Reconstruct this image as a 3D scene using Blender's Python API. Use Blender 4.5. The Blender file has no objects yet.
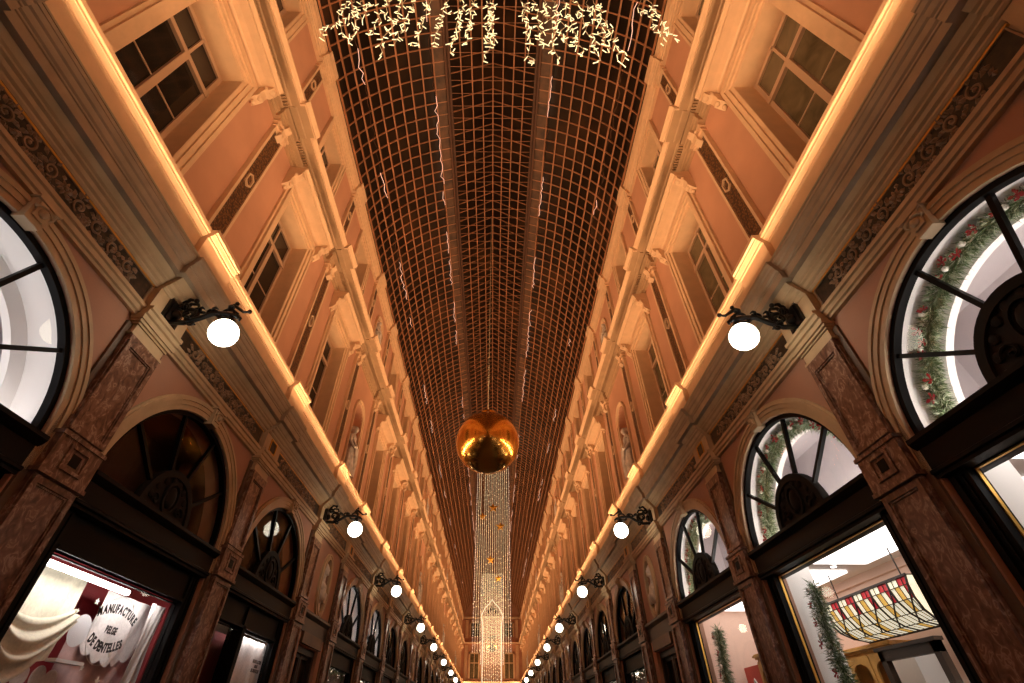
import bpy, bmesh, math, random
from math import sin, cos, pi, radians, sqrt, atan2
from mathutils import Vector, Matrix
random.seed(7)
C = bpy.context.scene.collection
W = 4.1                                     # half width of the gallery at the arcade wall
Y0, Y1 = -5.56, 78.54
# ---------------------------------------------------------------- materials
MATS = {}
def newmat(name):
    m = bpy.data.materials.new(name); m.use_nodes = True
    nt = m.node_tree; b = nt.nodes['Principled BSDF']; MATS[name] = m
    return m, nt, b
def plain(name, col, rough=.6, metal=0., spec=None, bump=None, bscale=40, var=0., vscale=3.):
    m, nt, b = newmat(name)
    b.inputs['Base Color'].default_value = (*col, 1); b.inputs['Roughness'].default_value = rough
    b.inputs['Metallic'].default_value = metal
    if spec is not None: b.inputs['Specular IOR Level'].default_value = spec
    if var or bump: tc = nt.nodes.new('ShaderNodeTexCoord')
    if var:
        n = nt.nodes.new('ShaderNodeTexNoise'); n.inputs['Scale'].default_value = vscale; n.inputs['Detail'].default_value = 5
        r = nt.nodes.new('ShaderNodeValToRGB'); e = r.color_ramp.elements
        e[0].position = .3; e[1].position = .7
        e[0].color = (*[c * (1 - var) for c in col], 1); e[1].color = (*[min(1, c * (1 + var * .6)) for c in col], 1)
        nt.links.new(tc.outputs['Object'], n.inputs['Vector']); nt.links.new(n.outputs['Fac'], r.inputs['Fac']); nt.links.new(r.outputs['Color'], b.inputs['Base Color'])
    if bump:
        n2 = nt.nodes.new('ShaderNodeTexNoise'); n2.inputs['Scale'].default_value = bscale; n2.inputs['Detail'].default_value = 4
        bp = nt.nodes.new('ShaderNodeBump'); bp.inputs['Strength'].default_value = bump; bp.inputs['Distance'].default_value = .01
        nt.links.new(tc.outputs['Object'], n2.inputs['Vector']); nt.links.new(n2.outputs['Fac'], bp.inputs['Height']); nt.links.new(bp.outputs['Normal'], b.inputs['Normal'])
    return m
def emis(name, col, strength, base=None):
    m, nt, b = newmat(name)
    b.inputs['Base Color'].default_value = (*(base or col), 1)
    b.inputs['Emission Color'].default_value = (*col, 1); b.inputs['Emission Strength'].default_value = strength
    return m
def ramp_mat(name, kind, scale, stops, rough=.5, detail=6, dist=0., stretch=None, bump=0.):
    m, nt, b = newmat(name)
    tc = nt.nodes.new('ShaderNodeTexCoord'); mp = nt.nodes.new('ShaderNodeMapping')
    if stretch: mp.inputs['Scale'].default_value = stretch
    nt.links.new(tc.outputs['Object'], mp.inputs['Vector'])
    if kind == 'noise':
        n = nt.nodes.new('ShaderNodeTexNoise'); n.inputs['Detail'].default_value = detail; n.inputs['Distortion'].default_value = dist; out = n.outputs['Fac']
    elif kind == 'wave':
        n = nt.nodes.new('ShaderNodeTexWave'); n.inputs['Distortion'].default_value = dist; n.inputs['Detail'].default_value = detail; out = n.outputs['Fac']
    else:
        n = nt.nodes.new('ShaderNodeTexVoronoi'); n.feature = 'DISTANCE_TO_EDGE' if kind == 'cells' else 'F1'; out = n.outputs['Distance']
    n.inputs['Scale'].default_value = scale
    nt.links.new(mp.outputs['Vector'], n.inputs['Vector'])
    r = nt.nodes.new('ShaderNodeValToRGB'); cr = r.color_ramp
    cr.elements[0].position = stops[0][0]; cr.elements[0].color = (*stops[0][1], 1)
    cr.elements[1].position = stops[-1][0]; cr.elements[1].color = (*stops[-1][1], 1)
    for p, c in stops[1:-1]:
        e = cr.elements.new(p); e.color = (*c, 1)
    nt.links.new(out, r.inputs['Fac']); nt.links.new(r.outputs['Color'], b.inputs['Base Color'])
    b.inputs['Roughness'].default_value = rough
    if bump:
        bp = nt.nodes.new('ShaderNodeBump'); bp.inputs['Strength'].default_value = bump; bp.inputs['Distance'].default_value = .01
        nt.links.new(out, bp.inputs['Height']); nt.links.new(bp.outputs['Normal'], b.inputs['Normal'])
    return m
def glassy(name, tint=(1, 1, 1), rough=.02, refl=1.0):
    m = bpy.data.materials.new(name); m.use_nodes = True; nt = m.node_tree; nt.nodes.clear(); MATS[name] = m
    o = nt.nodes.new('ShaderNodeOutputMaterial'); mx = nt.nodes.new('ShaderNodeMixShader')
    t = nt.nodes.new('ShaderNodeBsdfTransparent'); t.inputs['Color'].default_value = (*tint, 1)
    g = nt.nodes.new('ShaderNodeBsdfGlossy'); g.inputs['Roughness'].default_value = rough
    g.inputs['Color'].default_value = (refl, refl, refl, 1)
    f = nt.nodes.new('ShaderNodeLayerWeight'); f.inputs['Blend'].default_value = .5
    pw = nt.nodes.new('ShaderNodeMath'); pw.operation = 'POWER'; pw.inputs[1].default_value = 5.
    ml = nt.nodes.new('ShaderNodeMath'); ml.operation = 'MULTIPLY_ADD'; ml.inputs[1].default_value = .3; ml.inputs[2].default_value = .012
    nt.links.new(f.outputs['Facing'], pw.inputs[0]); nt.links.new(pw.outputs[0], ml.inputs[0]); nt.links.new(ml.outputs[0], mx.inputs['Fac']); nt.links.new(t.outputs[0], mx.inputs[1]); nt.links.new(g.outputs[0], mx.inputs[2])
    nt.links.new(mx.outputs[0], o.inputs['Surface'])
    return m
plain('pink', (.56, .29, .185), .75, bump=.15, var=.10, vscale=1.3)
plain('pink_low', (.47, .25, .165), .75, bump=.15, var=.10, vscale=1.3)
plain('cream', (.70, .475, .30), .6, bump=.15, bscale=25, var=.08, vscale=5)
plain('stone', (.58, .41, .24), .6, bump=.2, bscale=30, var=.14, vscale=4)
plain('stone_painted_shade', (.42, .27, .155), .6, bump=.2, bscale=20, var=.12, vscale=4)  # shade under the second cornice, painted in as a darker stone
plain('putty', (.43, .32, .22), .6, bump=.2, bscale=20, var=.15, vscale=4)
plain('statue_stone', (.62, .55, .50), .7, bump=.3, bscale=30, var=.3, vscale=9)
plain('bust_stone', (.74, .64, .54), .7, bump=.3, bscale=30, var=.3, vscale=9)
ramp_mat('marble', 'noise', 13, [(.30, (.07, .03, .018)), (.45, (.17, .08, .05)), (.55, (.24, .125, .085)), (.60, (.42, .29, .22)), (.64, (.22, .11, .07)), (.8, (.13, .06, .035))], .32, 12, 1.1, (1, 1, .6))
ramp_mat('mosaic', 'voronoi', 26, [(.0, (.32, .17, .07)), (.35, (.16, .07, .025)), (.7, (.05, .02, .01))], .5, bump=.4)
ramp_mat('frieze_ground', 'noise', 14, [(.35, (.008, .006, .004)), (.62, (.035, .022, .012)), (.75, (.10, .05, .02))], .45, 4)
plain('frieze_relief', (.30, .20, .12), .5, var=.45, vscale=7)
plain('gilt', (.75, .42, .10), .38, 1.0)
plain('black_paint', (.005, .0045, .004), .45, spec=.12)
plain('black_carved', (.012, .009, .007), .7, spec=.2)
plain('black_matte', (.010, .008, .007), .6)
plain('dark_brown', (.035, .022, .015), .4, var=.2)
plain('bronze_brown', (.14, .08, .045), .45, var=.2)
plain('iron', (.006, .005, .005), .35)
plain('window_paint', (.50, .33, .22), .45)
plain('roof_iron', (.38, .17, .085), .5, var=.3, vscale=3)
plain('roof_band', (.10, .04, .02), .6, var=.3)
ramp_mat('roof_glass', 'noise', .55, [(.35, (.006, .003, .002)), (.55, (.014, .007, .004)), (.7, (.05, .022, .010))], .28, 5)
ramp_mat('roof_board', 'noise', 2.5, [(.3, (.03, .014, .008)), (.7, (.15, .07, .035))], .5, 5)
ramp_mat('night_glass', 'noise', 2.0, [(.35, (.010, .008, .006)), (.7, (.022, .016, .012))], .06, 3, 1.2)
ramp_mat('brown_glass', 'noise', 2.2, [(.35, (.085, .065, .035)), (.7, (.17, .13, .075))], .14, 4, 1.2)
plain('floor_stone', (.10, .08, .07), .3, var=.3, vscale=1)
plain('shop_white', (.80, .76, .73), .6)
plain('shop_pink', (.72, .50, .40), .7)
plain('shop_brown', (.10, .05, .03), .6, var=.3)
plain('lilac_grey', (.52, .47, .48), .6, var=.10, vscale=2)
glassy('shop_glass')
glassy('fan_glass', (.97, .95, .93))
emis('globe', (1, .90, .70), 10.5)
emis('led', (1, .60, .27), 10)
emis('tube_lamp', (1, .96, .92), 6)
emis('bulb_warm', (1, .80, .46), 2.2)
emis('bulb_icicle', (.95, .92, .55), .75, (.8, .8, .6))
emis('bulb_pale', (1, .82, .60), 1.0)
emis('roof_string', (1, .66, .50), .9)
emis('panel_lamp', (1, .95, .90), 2.6)
emis('spot_lamp', (1, .97, .93), 12)
plain('cable', (.42, .36, .26), .6)
plain('gold_ball', (.78, .38, .075), .20, 1.0, var=.05)
plain('gold_star', (.95, .58, .12), .5, 1.0)
plain('needles', (.10, .16, .06), .7, var=.5, vscale=20)
plain('needles_frost', (.42, .46, .32), .7, var=.3, vscale=20)
plain('red_cloth', (.50, .02, .03), .5)
plain('bauble_white', (.85, .80, .72), .3)
plain('honey_wood', (.62, .33, .09), .4, var=.3, vscale=6)
plain('dark_wood', (.05, .03, .018), .45, var=.2)
plain('lace_cream', (.80, .74, .58), .85, bump=.5, bscale=120, var=.12, vscale=30)
plain('lace_white', (.78, .72, .70), .85, bump=.5, bscale=120, var=.12, vscale=30)
plain('lace_pink', (.62, .42, .40), .85, bump=.3, bscale=100, var=.15, vscale=12)
plain('display_red', (.33, .03, .035), .6)
plain('ink', (.03, .025, .03), .5)
plain('disc_white', (.80, .78, .80), .5)
plain('poster_red', (.62, .06, .035), .5)
plain('leaded', (.03, .02, .015), .4)
plain('amber_glass', (.80, .42, .08), .3)
plain('ruby_glass', (.55, .02, .03), .3)
def glow_glass(name, col, e):
    m, nt, b = newmat(name); b.inputs['Base Color'].default_value = (*col, 1); b.inputs['Roughness'].default_value = .3
    b.inputs['Emission Color'].default_value = (*col, 1); b.inputs['Emission Strength'].default_value = e; return m
glow_glass('milk_glass', (.95, .85, .62), .75)
glow_glass('amber_lit', (.85, .48, .10), .6)
glow_glass('ruby_lit', (.55, .03, .04), .5)
# ---------------------------------------------------------------- mesh builder
class MB:
    """geometry in facade coordinates (u along the gallery, d out of the wall, z up) for side s; or plain xyz with s=None"""
    def __init__(self, s=None): self.s = s; self.v = []; self.f = []; self.mi = []; self.cur = 0
    def p(self, a, b, c):
        self.v.append((a, b, c) if self.s is None else (-self.s * b, a, c)); return len(self.v) - 1
    def face(self, idx): self.f.append(tuple(idx)); self.mi.append(self.cur)
    def box(self, u0, u1, d0, d1, z0, z1):
        i = [self.p(u, d, z) for z in (z0, z1) for d in (d0, d1) for u in (u0, u1)]
        for q in ((0, 1, 3, 2), (4, 6, 7, 5), (0, 4, 5, 1), (2, 3, 7, 6), (0, 2, 6, 4), (1, 5, 7, 3)): self.face([i[k] for k in q])
    def ext(self, prof, u0, u1, caps=True):        # profile of (d, z) swept along u
        a = [self.p(u0, d, z) for d, z in prof]; b = [self.p(u1, d, z) for d, z in prof]; n = len(prof)
        for k in range(n): self.face((a[k], a[(k + 1) % n], b[(k + 1) % n], b[k]))
        if caps: self.face(a[::-1]); self.face(b)
    def poly(self, pts, d0, d1):                   # outline of (u, z) given thickness d0..d1
        a = [self.p(u, d0, z) for u, z in pts]; b = [self.p(u, d1, z) for u, z in pts]; n = len(pts)
        for k in range(n): self.face((a[k], a[(k + 1) % n], b[(k + 1) % n], b[k]))
        self.face(a[::-1]); self.face(b)
    def frame(self, u0, u1, z0, z1, w, d0, d1, bottom=True):
        self.box(u0, u0 + w, d0, d1, z0, z1); self.box(u1 - w, u1, d0, d1, z0, z1); self.box(u0 + w, u1 - w, d0, d1, z1 - w, z1)
        if bottom: self.box(u0 + w, u1 - w, d0, d1, z0, z0 + w)
    def ring(self, uc, zc, r0, r1, d0, d1, a0=0, a1=180, n=28, ez=1.0, ez1=None):
        ez1 = ez if ez1 is None else ez1
        full = abs(a1 - a0) >= 359.9; rows = []
        for k in range(n + (0 if full else 1)):
            a = radians(a0 + (a1 - a0) * k / n); c, s_ = cos(a), sin(a)
            rows.append([self.p(uc + r0 * c, d0, zc + r0 * s_ * ez), self.p(uc + r1 * c, d0, zc + r1 * s_ * ez1), self.p(uc + r1 * c, d1, zc + r1 * s_ * ez1), self.p(uc + r0 * c, d1, zc + r0 * s_ * ez)])
        m = len(rows)
        for k in range(m if full else m - 1):
            A, B = rows[k], rows[(k + 1) % m]
            for j in range(4): self.face((A[j], A[(j + 1) % 4], B[(j + 1) % 4], B[j]))
        if not full: self.face(rows[0][::-1]); self.face(rows[-1])
    def tube(self, pts, r, n=6, close=False, taper=None):
        pts = [Vector(p) for p in pts]; rings = []; m = len(pts)
        up = Vector((0, 0, 1)); prev = None
        for i, p in enumerate(pts):
            t = (pts[min(i + 1, m - 1)] - pts[max(i - 1, 0)])
            if t.length < 1e-9: t = Vector((0, 0, 1))
            t.normalize()
            if prev is None:
                a = t.cross(up)
                if a.length < .1: a = t.cross(Vector((1, 0, 0)))
            else:
                a = prev - t * prev.dot(t)
                if a.length < 1e-4: a = t.cross(up)
            a.normalize(); prev = a; b = t.cross(a)
            rr = r if taper is None else r * taper[i]
            rings.append([self.p(*(p + (a * cos(2 * pi * k / n) + b * sin(2 * pi * k / n)) * rr)) for k in range(n)])
        for i in range(m - 1):
            for k in range(n): self.face((rings[i][k], rings[i][(k + 1) % n], rings[i + 1][(k + 1) % n], rings[i + 1][k]))
        if not close: self.face(rings[0][::-1]); self.face(rings[-1])
    def lathe(self, prof, cu=0, cd=0, n=20, axis='z', z0=0):   # prof of (r, z)
        rings = []
        for r, z in prof:
            if axis == 'z': rings.append([self.p(cu + r * cos(2 * pi * k / n), cd + r * sin(2 * pi * k / n), z0 + z) for k in range(n)])
            else: rings.append([self.p(cu + r * cos(2 * pi * k / n), cd + z, z0 + r * sin(2 * pi * k / n)) for k in range(n)])
        for i in range(len(rings) - 1):
            for k in range(n): self.face((rings[i][k], rings[i][(k + 1) % n], rings[i + 1][(k + 1) % n], rings[i + 1][k]))
        self.face(rings[0][::-1]); self.face(rings[-1])
    def ball(self, c, r, n=12, m=8, sq=(1, 1, 1)):
        rows = []
        for i in range(1, m):
            t = pi * i / m
            rows.append([self.p(c[0] + r * sq[0] * sin(t) * cos(2 * pi * k / n), c[1] + r * sq[1] * sin(t) * sin(2 * pi * k / n), c[2] + r * sq[2] * cos(t)) for k in range(n)])
        a = self.p(c[0], c[1], c[2] + r * sq[2]); b = self.p(c[0], c[1], c[2] - r * sq[2])
        for k in range(n):
            self.face((a, rows[0][k], rows[0][(k + 1) % n])); self.face((b, rows[-1][(k + 1) % n], rows[-1][k]))
        for i in range(m - 2):
            for k in range(n): self.face((rows[i][k], rows[i + 1][k], rows[i + 1][(k + 1) % n], rows[i][(k + 1) % n]))
    def octa(self, c, r):
        i = [self.p(c[0] + a * r, c[1] + b * r, c[2] + e * r) for a, b, e in ((1, 0, 0), (0, 1, 0), (-1, 0, 0), (0, -1, 0), (0, 0, 1), (0, 0, -1))]
        for k in range(4): self.face((i[k], i[(k + 1) % 4], i[4])); self.face((i[(k + 1) % 4], i[k], i[5]))
    def mesh(self, name, mats, smooth=False, angle=None):
        me = bpy.data.meshes.new(name); me.from_pydata(self.v, [], self.f)
        if isinstance(mats, str): mats = [mats]
        for m in mats: me.materials.append(MATS[m])
        if len(mats) > 1: me.polygons.foreach_set('material_index', self.mi)
        bm = bmesh.new(); bm.from_mesh(me); bmesh.ops.recalc_face_normals(bm, faces=bm.faces)
        if angle is not None:
            for f in bm.faces: f.smooth = True
            for e in bm.edges:
                if len(e.link_faces) == 2 and e.calc_face_angle(0) > radians(angle): e.smooth = False
        bm.to_mesh(me); bm.free()
        if smooth: me.polygons.foreach_set('use_smooth', [True] * len(me.polygons))
        me.update(); return me
# ---------------------------------------------------------------- object helpers
def obj(name, me, loc=(0, 0, 0), parent=None):
    o = bpy.data.objects.new(name, me); C.objects.link(o); o.location = loc
    if parent is not None: o.parent = parent
    return o
def tag(o, label, cat, group=None, kind=None):
    o['label'] = label; o['category'] = cat
    if group: o['group'] = group
    if kind: o['kind'] = kind
    return o
def empty(name, loc): return obj(name, None, loc)
ORD = ['zeroth', 'first', 'second', 'third', 'fourth', 'fifth', 'sixth', 'seventh', 'eighth', 'ninth', 'tenth', 'eleventh', 'twelfth', 'thirteenth', 'fourteenth', 'fifteenth', 'sixteenth', 'seventeenth', 'eighteenth', 'nineteenth', 'twentieth', 'twenty-first', 'twenty-second', 'twenty-third', 'twenty-fourth', 'twenty-fifth', 'twenty-sixth', 'twenty-seventh']
SIDE = {-1: 'lace-shop side', 1: 'garlanded-shop side'}
WALLN = {-1: 'wall_left', 1: 'wall_right'}
counters = {}
def num(base):
    counters[base] = counters.get(base, 0) + 1; return '%s_%d' % (base, counters[base])
MC = {}
def cached(key, fn):
    if key not in MC: MC[key] = fn()
    return MC[key]
# ---------------------------------------------------------------- plan
PIL = [-5.56, -2.86]
for block in range(5):
    for k in range(4): PIL.append(PIL[-1] + 3.53)
    PIL.append(PIL[-1] + 2.70)
    if PIL[-1] > 62: break
for k in range(4): PIL.append(PIL[-1] + 3.53)
PIL = [p for p in PIL if p <= 76]
Y1 = PIL[-1]
YB = -32.0                                   # plain continuation of the gallery behind the camera (seen in the golden ball)
BAYS = []                                   # (centre, width, kind)
for a, b in zip(PIL[:-1], PIL[1:]):
    BAYS.append(((a + b) / 2, b - a, 'N' if b - a < 3 else 'A'))
N_VIS = [b for b in BAYS if b[0] > 0]
ZS = 3.68                                   # springing of the arches
RA = 1.40                                   # radius of arch opening
NZ = 4.40                                   # centre of the oval niche
# ================================================================ the arcade wall and the upper walls
def wall_side(s):
    m = MB(s)
    m.cur = 0
    ztop = 5.42
    m.box(YB, Y0, -.35, 0, 0, ztop); m.cur = 1; m.box(YB, Y0, -.75, -.10, 6.3, 14.4); m.cur = 0
    for uc, w, k in BAYS:
        u0, u1 = uc - w / 2, uc + w / 2
        if k == 'A':
            n = 24
            m.box(u0, uc - RA, -.35, 0, 0, ztop); m.box(uc + RA, u1, -.35, 0, 0, ztop)
            pts = [(uc + RA * cos(pi * i / n), ZS + RA * sin(pi * i / n)) for i in range(n + 1)]
            for (ua, za), (ub, zb) in zip(pts[:-1], pts[1:]):
                m.poly([(ub, zb), (ua, za), (ua, ztop), (ub, ztop)], -.35, 0)
        else:
            hw = .72
            m.box(u0, uc - hw, -.35, 0, 0, 3.1); m.box(uc + hw, u1, -.35, 0, 0, 3.1)
            a, b = .30, .60; n = 24
            m.box(u0, uc - a, -.35, 0, 3.1, ztop); m.box(uc + a, u1, -.35, 0, 3.1, ztop)
            for i in range(n):
                t0, t1 = pi * i / n, pi * (i + 1) / n
                for sg, zl in ((1, ztop), (-1, 3.1)):
                    m.poly([(uc + a * cos(t1), NZ + sg * b * sin(t1)), (uc + a * cos(t0), NZ + sg * b * sin(t0)), (uc + a * cos(t0), zl), (uc + a * cos(t1), zl)], -.35, 0)
            m.box(uc - a, uc + a, -.40, -.35, NZ - b - .05, NZ + b + .05)
    # upper wall (d = -.1 front) with window openings and niches
    m.cur = 1
    D = -.10; B = -.75
    for uc, w, k in BAYS:
        u0, u1 = uc - w / 2, uc + w / 2
        if k == 'A':
            for z0, z1, h0, h1, hw in ((6.3, 11.2, 7.1, 10.0, .62), (11.2, 14.4, 12.1, 13.6, .50)):
                m.box(u0, uc - hw, B, D, z0, z1); m.box(uc + hw, u1, B, D, z0, z1)
                m.box(uc - hw, uc + hw, B, D, z0, h0); m.box(uc - hw, uc + hw, B, D, h1, z1)
        else:
            for z0, z1, h0, hs, hw in ((6.3, 11.2, 6.95, 9.2, .45), (11.2, 14.4, 11.9, 12.95, .40)):
                m.box(u0, uc - hw, B, D, z0, z1); m.box(uc + hw, u1, B, D, z0, z1)
                m.box(uc - hw, uc + hw, B, D, z0, h0)
                n = 14
                pts = [(uc + hw * cos(pi * i / n), hs + hw * sin(pi * i / n)) for i in range(n + 1)]
                for (ua, za), (ub, zb) in zip(pts[:-1], pts[1:]):
                    m.poly([(ub, zb), (ua, za), (ua, z1), (ub, z1)], B, D)
                m.box(uc - hw, uc + hw, B - .05, D - .42, z0, z1)
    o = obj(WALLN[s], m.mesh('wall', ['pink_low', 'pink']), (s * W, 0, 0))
    tag(o, 'salmon pink facade wall on the %s of the gallery' % SIDE[s], 'wall', kind='structure')
for s in (-1, 1): wall_side(s)
# ================================================================ entablatures
E1_arch = [(0, 5.30), (.05, 5.30), (.05, 5.335), (.075, 5.345), (.075, 5.40), (.10, 5.41), (.10, 5.455), (0.04, 5.46), (0.04, 5.76), (0, 5.76)]
E1_bed = [(0, 5.76), (.07, 5.76), (.09, 5.78), (.09, 5.80), (.12, 5.815), (.135, 5.85), (.165, 5.865), (.165, 5.885), (.19, 5.90), (.215, 5.94), (.225, 5.955), (0, 5.955)]
E1_cor = [(0, 5.955), (.30, 5.955), (.30, 6.06), (.315, 6.065), (.315, 6.085), (.335, 6.10), (.35, 6.14), (.35, 6.155), (.37, 6.17), (.385, 6.215), (.395, 6.22), (.395, 6.26), (.0, 6.28)]
PLINTH = [(-.15, 6.28), (.20, 6.28), (.20, 6.73), (.225, 6.735), (.225, 6.76), (.24, 6.765), (.265, 6.80), (.275, 6.805), (.275, 6.83), (.30, 6.84), (.30, 6.90), (-.30, 6.92)]
_q = lambda P: [(d, 10.66 + (z - 10.86) * .65) for d, z in P]
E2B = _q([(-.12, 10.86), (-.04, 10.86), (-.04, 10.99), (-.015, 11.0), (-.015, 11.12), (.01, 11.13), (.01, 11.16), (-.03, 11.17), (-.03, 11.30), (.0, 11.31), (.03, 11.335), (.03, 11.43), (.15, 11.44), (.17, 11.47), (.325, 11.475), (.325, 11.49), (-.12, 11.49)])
E2 = _q([(-.12, 11.49), (.33, 11.48), (.33, 11.57), (.345, 11.575), (.36, 11.60), (.38, 11.66), (.40, 11.67), (.40, 11.72), (-.12, 11.78)])
E3 = [(d * .4 if d > 0 else d, z - .45) for d, z in [(-.12, 14.32), (-.03, 14.32), (-.03, 14.40), (.0, 14.41), (.0, 14.48), (.05, 14.50), (.07, 14.54), (.19, 14.55), (.19, 14.63), (.21, 14.64), (.24, 14.69), (.26, 14.70), (.26, 14.76), (-.2, 14.8)]]
def shift(prof, dd):
    lo = min(d for d, z in prof); ends = (prof[0], prof[-1])
    return [(d + (0 if (d == lo and (lo < -.05 or (d, z) in ends)) else dd), z - .003) for d, z in prof]
RW1, RW2, RW3 = .33, .36, .30
def trims(s):
    L = (YB, Y1)
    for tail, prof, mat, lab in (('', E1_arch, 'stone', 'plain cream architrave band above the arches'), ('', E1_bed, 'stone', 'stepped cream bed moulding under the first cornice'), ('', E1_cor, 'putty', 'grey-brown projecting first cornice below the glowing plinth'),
                             ('', PLINTH, 'cream', 'brightly lit plinth with moulded cap above the first cornice'), ('', E2B, 'stone_painted_shade', 'bed with tiny dentils and painted-in shade above the tall windows'), ('', E2, 'cream', 'projecting second cornice above the tall windows'), ('', E3, 'cream', 'crowning cornice where the glass roof springs')):
        m = MB(s); m.ext(prof, *L)
        w = {id(E1_arch): RW1, id(E1_bed): RW1, id(E1_cor): RW1 + .08, id(PLINTH): RW2, id(E2): RW2, id(E2B): RW2 - .04, id(E3): RW3}[id(prof)]
        dd = {id(E1_arch): .09, id(E1_bed): .075, id(E1_cor): .07, id(PLINTH): .10, id(E2): .10, id(E2B): .09, id(E3): .09}[id(prof)]
        for pu in PIL[:-1]:
            extra = [0]
            for e in extra: m.ext(shift(prof, dd), pu - w, pu + w)
        if prof is E2B:
            k = Y0
            while k < min(L[1], 60):
                m.box(k, k + .03, .02, .12, 10.975, 11.03); k += .058
        o = obj(num('trim'), m.mesh('trim', mat, angle=25), (s * W, 0, 0))
        tag(o, lab + ', on the ' + SIDE[s], 'moulding', kind='structure')
    m = MB(s)                                # gilded fillet over the frieze
    for uc, w, k in BAYS: m.box(uc - w / 2 + RW1 + .03, uc + w / 2 - RW1 - .03, .03, .065, 5.735, 5.757)
    o = obj(num('trim'), m.mesh('gilt_fillet', 'gilt'), (s * W, 0, 0)); tag(o, 'thin gilded fillet edging the dark frieze on the ' + SIDE[s], 'moulding', kind='structure')
for s in (-1, 1): trims(s)
# ---------------------------------------------------------------- frieze panels with relief foliage
def leaf(m, u, z, ang, ln, wd, d0):
    c, s_ = cos(ang), sin(ang)
    def q(a, b, d): return m.p(u + a * c - b * s_, d, z + a * s_ + b * c)
    tip = q(ln, 0, d0); base = q(0, 0, d0); l = q(ln * .45, wd, d0); r = q(ln * .45, -wd, d0)
    l2 = q(ln * .8, wd * .55, d0); r2 = q(ln * .8, -wd * .55, d0); mid = q(ln * .5, 0, d0 + .022)
    ringp = [base, r, r2, tip, l2, l]
    for i in range(6): m.face((ringp[i], ringp[(i + 1) % 6], mid))
def frieze(s, w, seed):
    rnd = random.Random(seed); hw = w / 2 - RW1 - .05
    g = MB(s); g.box(-hw, hw, .035, .05, 5.475, 5.735)
    r = MB(s)
    r.frame(-hw, hw, 5.468, 5.742, .014, .045, .062)
    for sg in (-1, 1):
        x = .12
        # rosette in the middle
        n = max(2, int((hw - .15) / .26))
        for k in range(n):
            cx_ = sg * (.2 + k * .26); cz = 5.605; R = .075; ph = (1 if k % 2 else -1)
            pts = []
            for i in range(16):
                a = ph * (i / 15 * 2.1 * pi + pi * .5); rr = R * (1 - .6 * i / 15)
                pts.append((cx_ + sg * rr * cos(a), .055, cz + rr * sin(a)))
            r.tube(pts, .014, 5)
            r.ball((cx_, .055, cz), .022, 8, 5)
            for j in range(22):
                a = rnd.uniform(0, 2 * pi); rr = rnd.uniform(.05, .14)
                uu, zz = cx_ + rr * cos(a), cz + rr * sin(a)
                leaf(r, uu, min(5.70, max(5.51, zz)), a + rnd.uniform(-.8, .8), rnd.uniform(.05, .10), .027, .05)
    for a in range(8): leaf(r, 0, 5.605, a * pi / 4, .085, .022, .05)
    r.ball((0, .06, 5.605), .024, 8, 5)
    return g.mesh('frieze_ground', 'frieze_ground'), r.mesh('frieze_relief', 'frieze_relief')
for s in (-1, 1):
    i = 0
    for uc, w, k in BAYS:
        i += 1
        g, r = cached(('fr', s, k, i % 2), lambda: frieze(s, w, i))
        e = obj(num('trim'), g, (s * W, uc, 0)); tag(e, 'dark frieze panel of scrolling stone foliage, %s bay along the %s' % (ORD[i], SIDE[s]), 'frieze', kind='structure')
        obj('foliage_relief', r, (0, 0, 0), e)
# ================================================================ arch surrounds, keystones
def archivolt(s):
    m = MB(s)
    for r0, r1, d in ((RA, 1.47, .03), (1.47, 1.53, .045), (1.53, 1.57, .06), (1.57, 1.60, .035)):
        m.ring(0, ZS, r0, r1, -.02, d, 0, 180, 36)
        for sg in (-1, 1):
            a, b = sorted((sg * r0, sg * r1)); m.box(a, b, -.02, d, 3.40, ZS)
    return m.mesh('archivolt', 'stone', angle=35)
def keystone(s):
    m = MB(s)
    m.poly([(-.085, 5.04), (.085, 5.04), (.12, 5.30), (-.12, 5.30)], -.02, .10)
    m.poly([(-.06, 5.10), (.06, 5.10), (.08, 5.26), (-.08, 5.26)], .10, .12)
    for sg in (-1, 1):
        pts = [(sg * (.05 - .04 * cos(a)), .12 + .02 * sin(a), 5.24 - .03 * i * .22) for i, a in enumerate([j * .5 for j in range(12)])]
        m.tube(pts, .016, 5)
    m.ball((0, .12, 5.17), .045, 10, 6)
    m.box(-.13, .13, -.02, .13, 5.27, 5.30)
    return m.mesh('keystone', 'stone', angle=30)
for s in (-1, 1):
    n = 0
    for uc, w, k in BAYS:
        if k != 'A': continue
        n += 1
        o = obj(num('trim'), cached(('av', s), lambda: archivolt(s)), (s * W, uc, 0))
        tag(o, 'round moulded arch surround in cream stone, %s arch along the %s' % (ORD[n], SIDE[s]), 'arch moulding', kind='structure')
        obj('keystone', cached(('ks', s), lambda: keystone(s)), (0, 0, 0), o)
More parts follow.
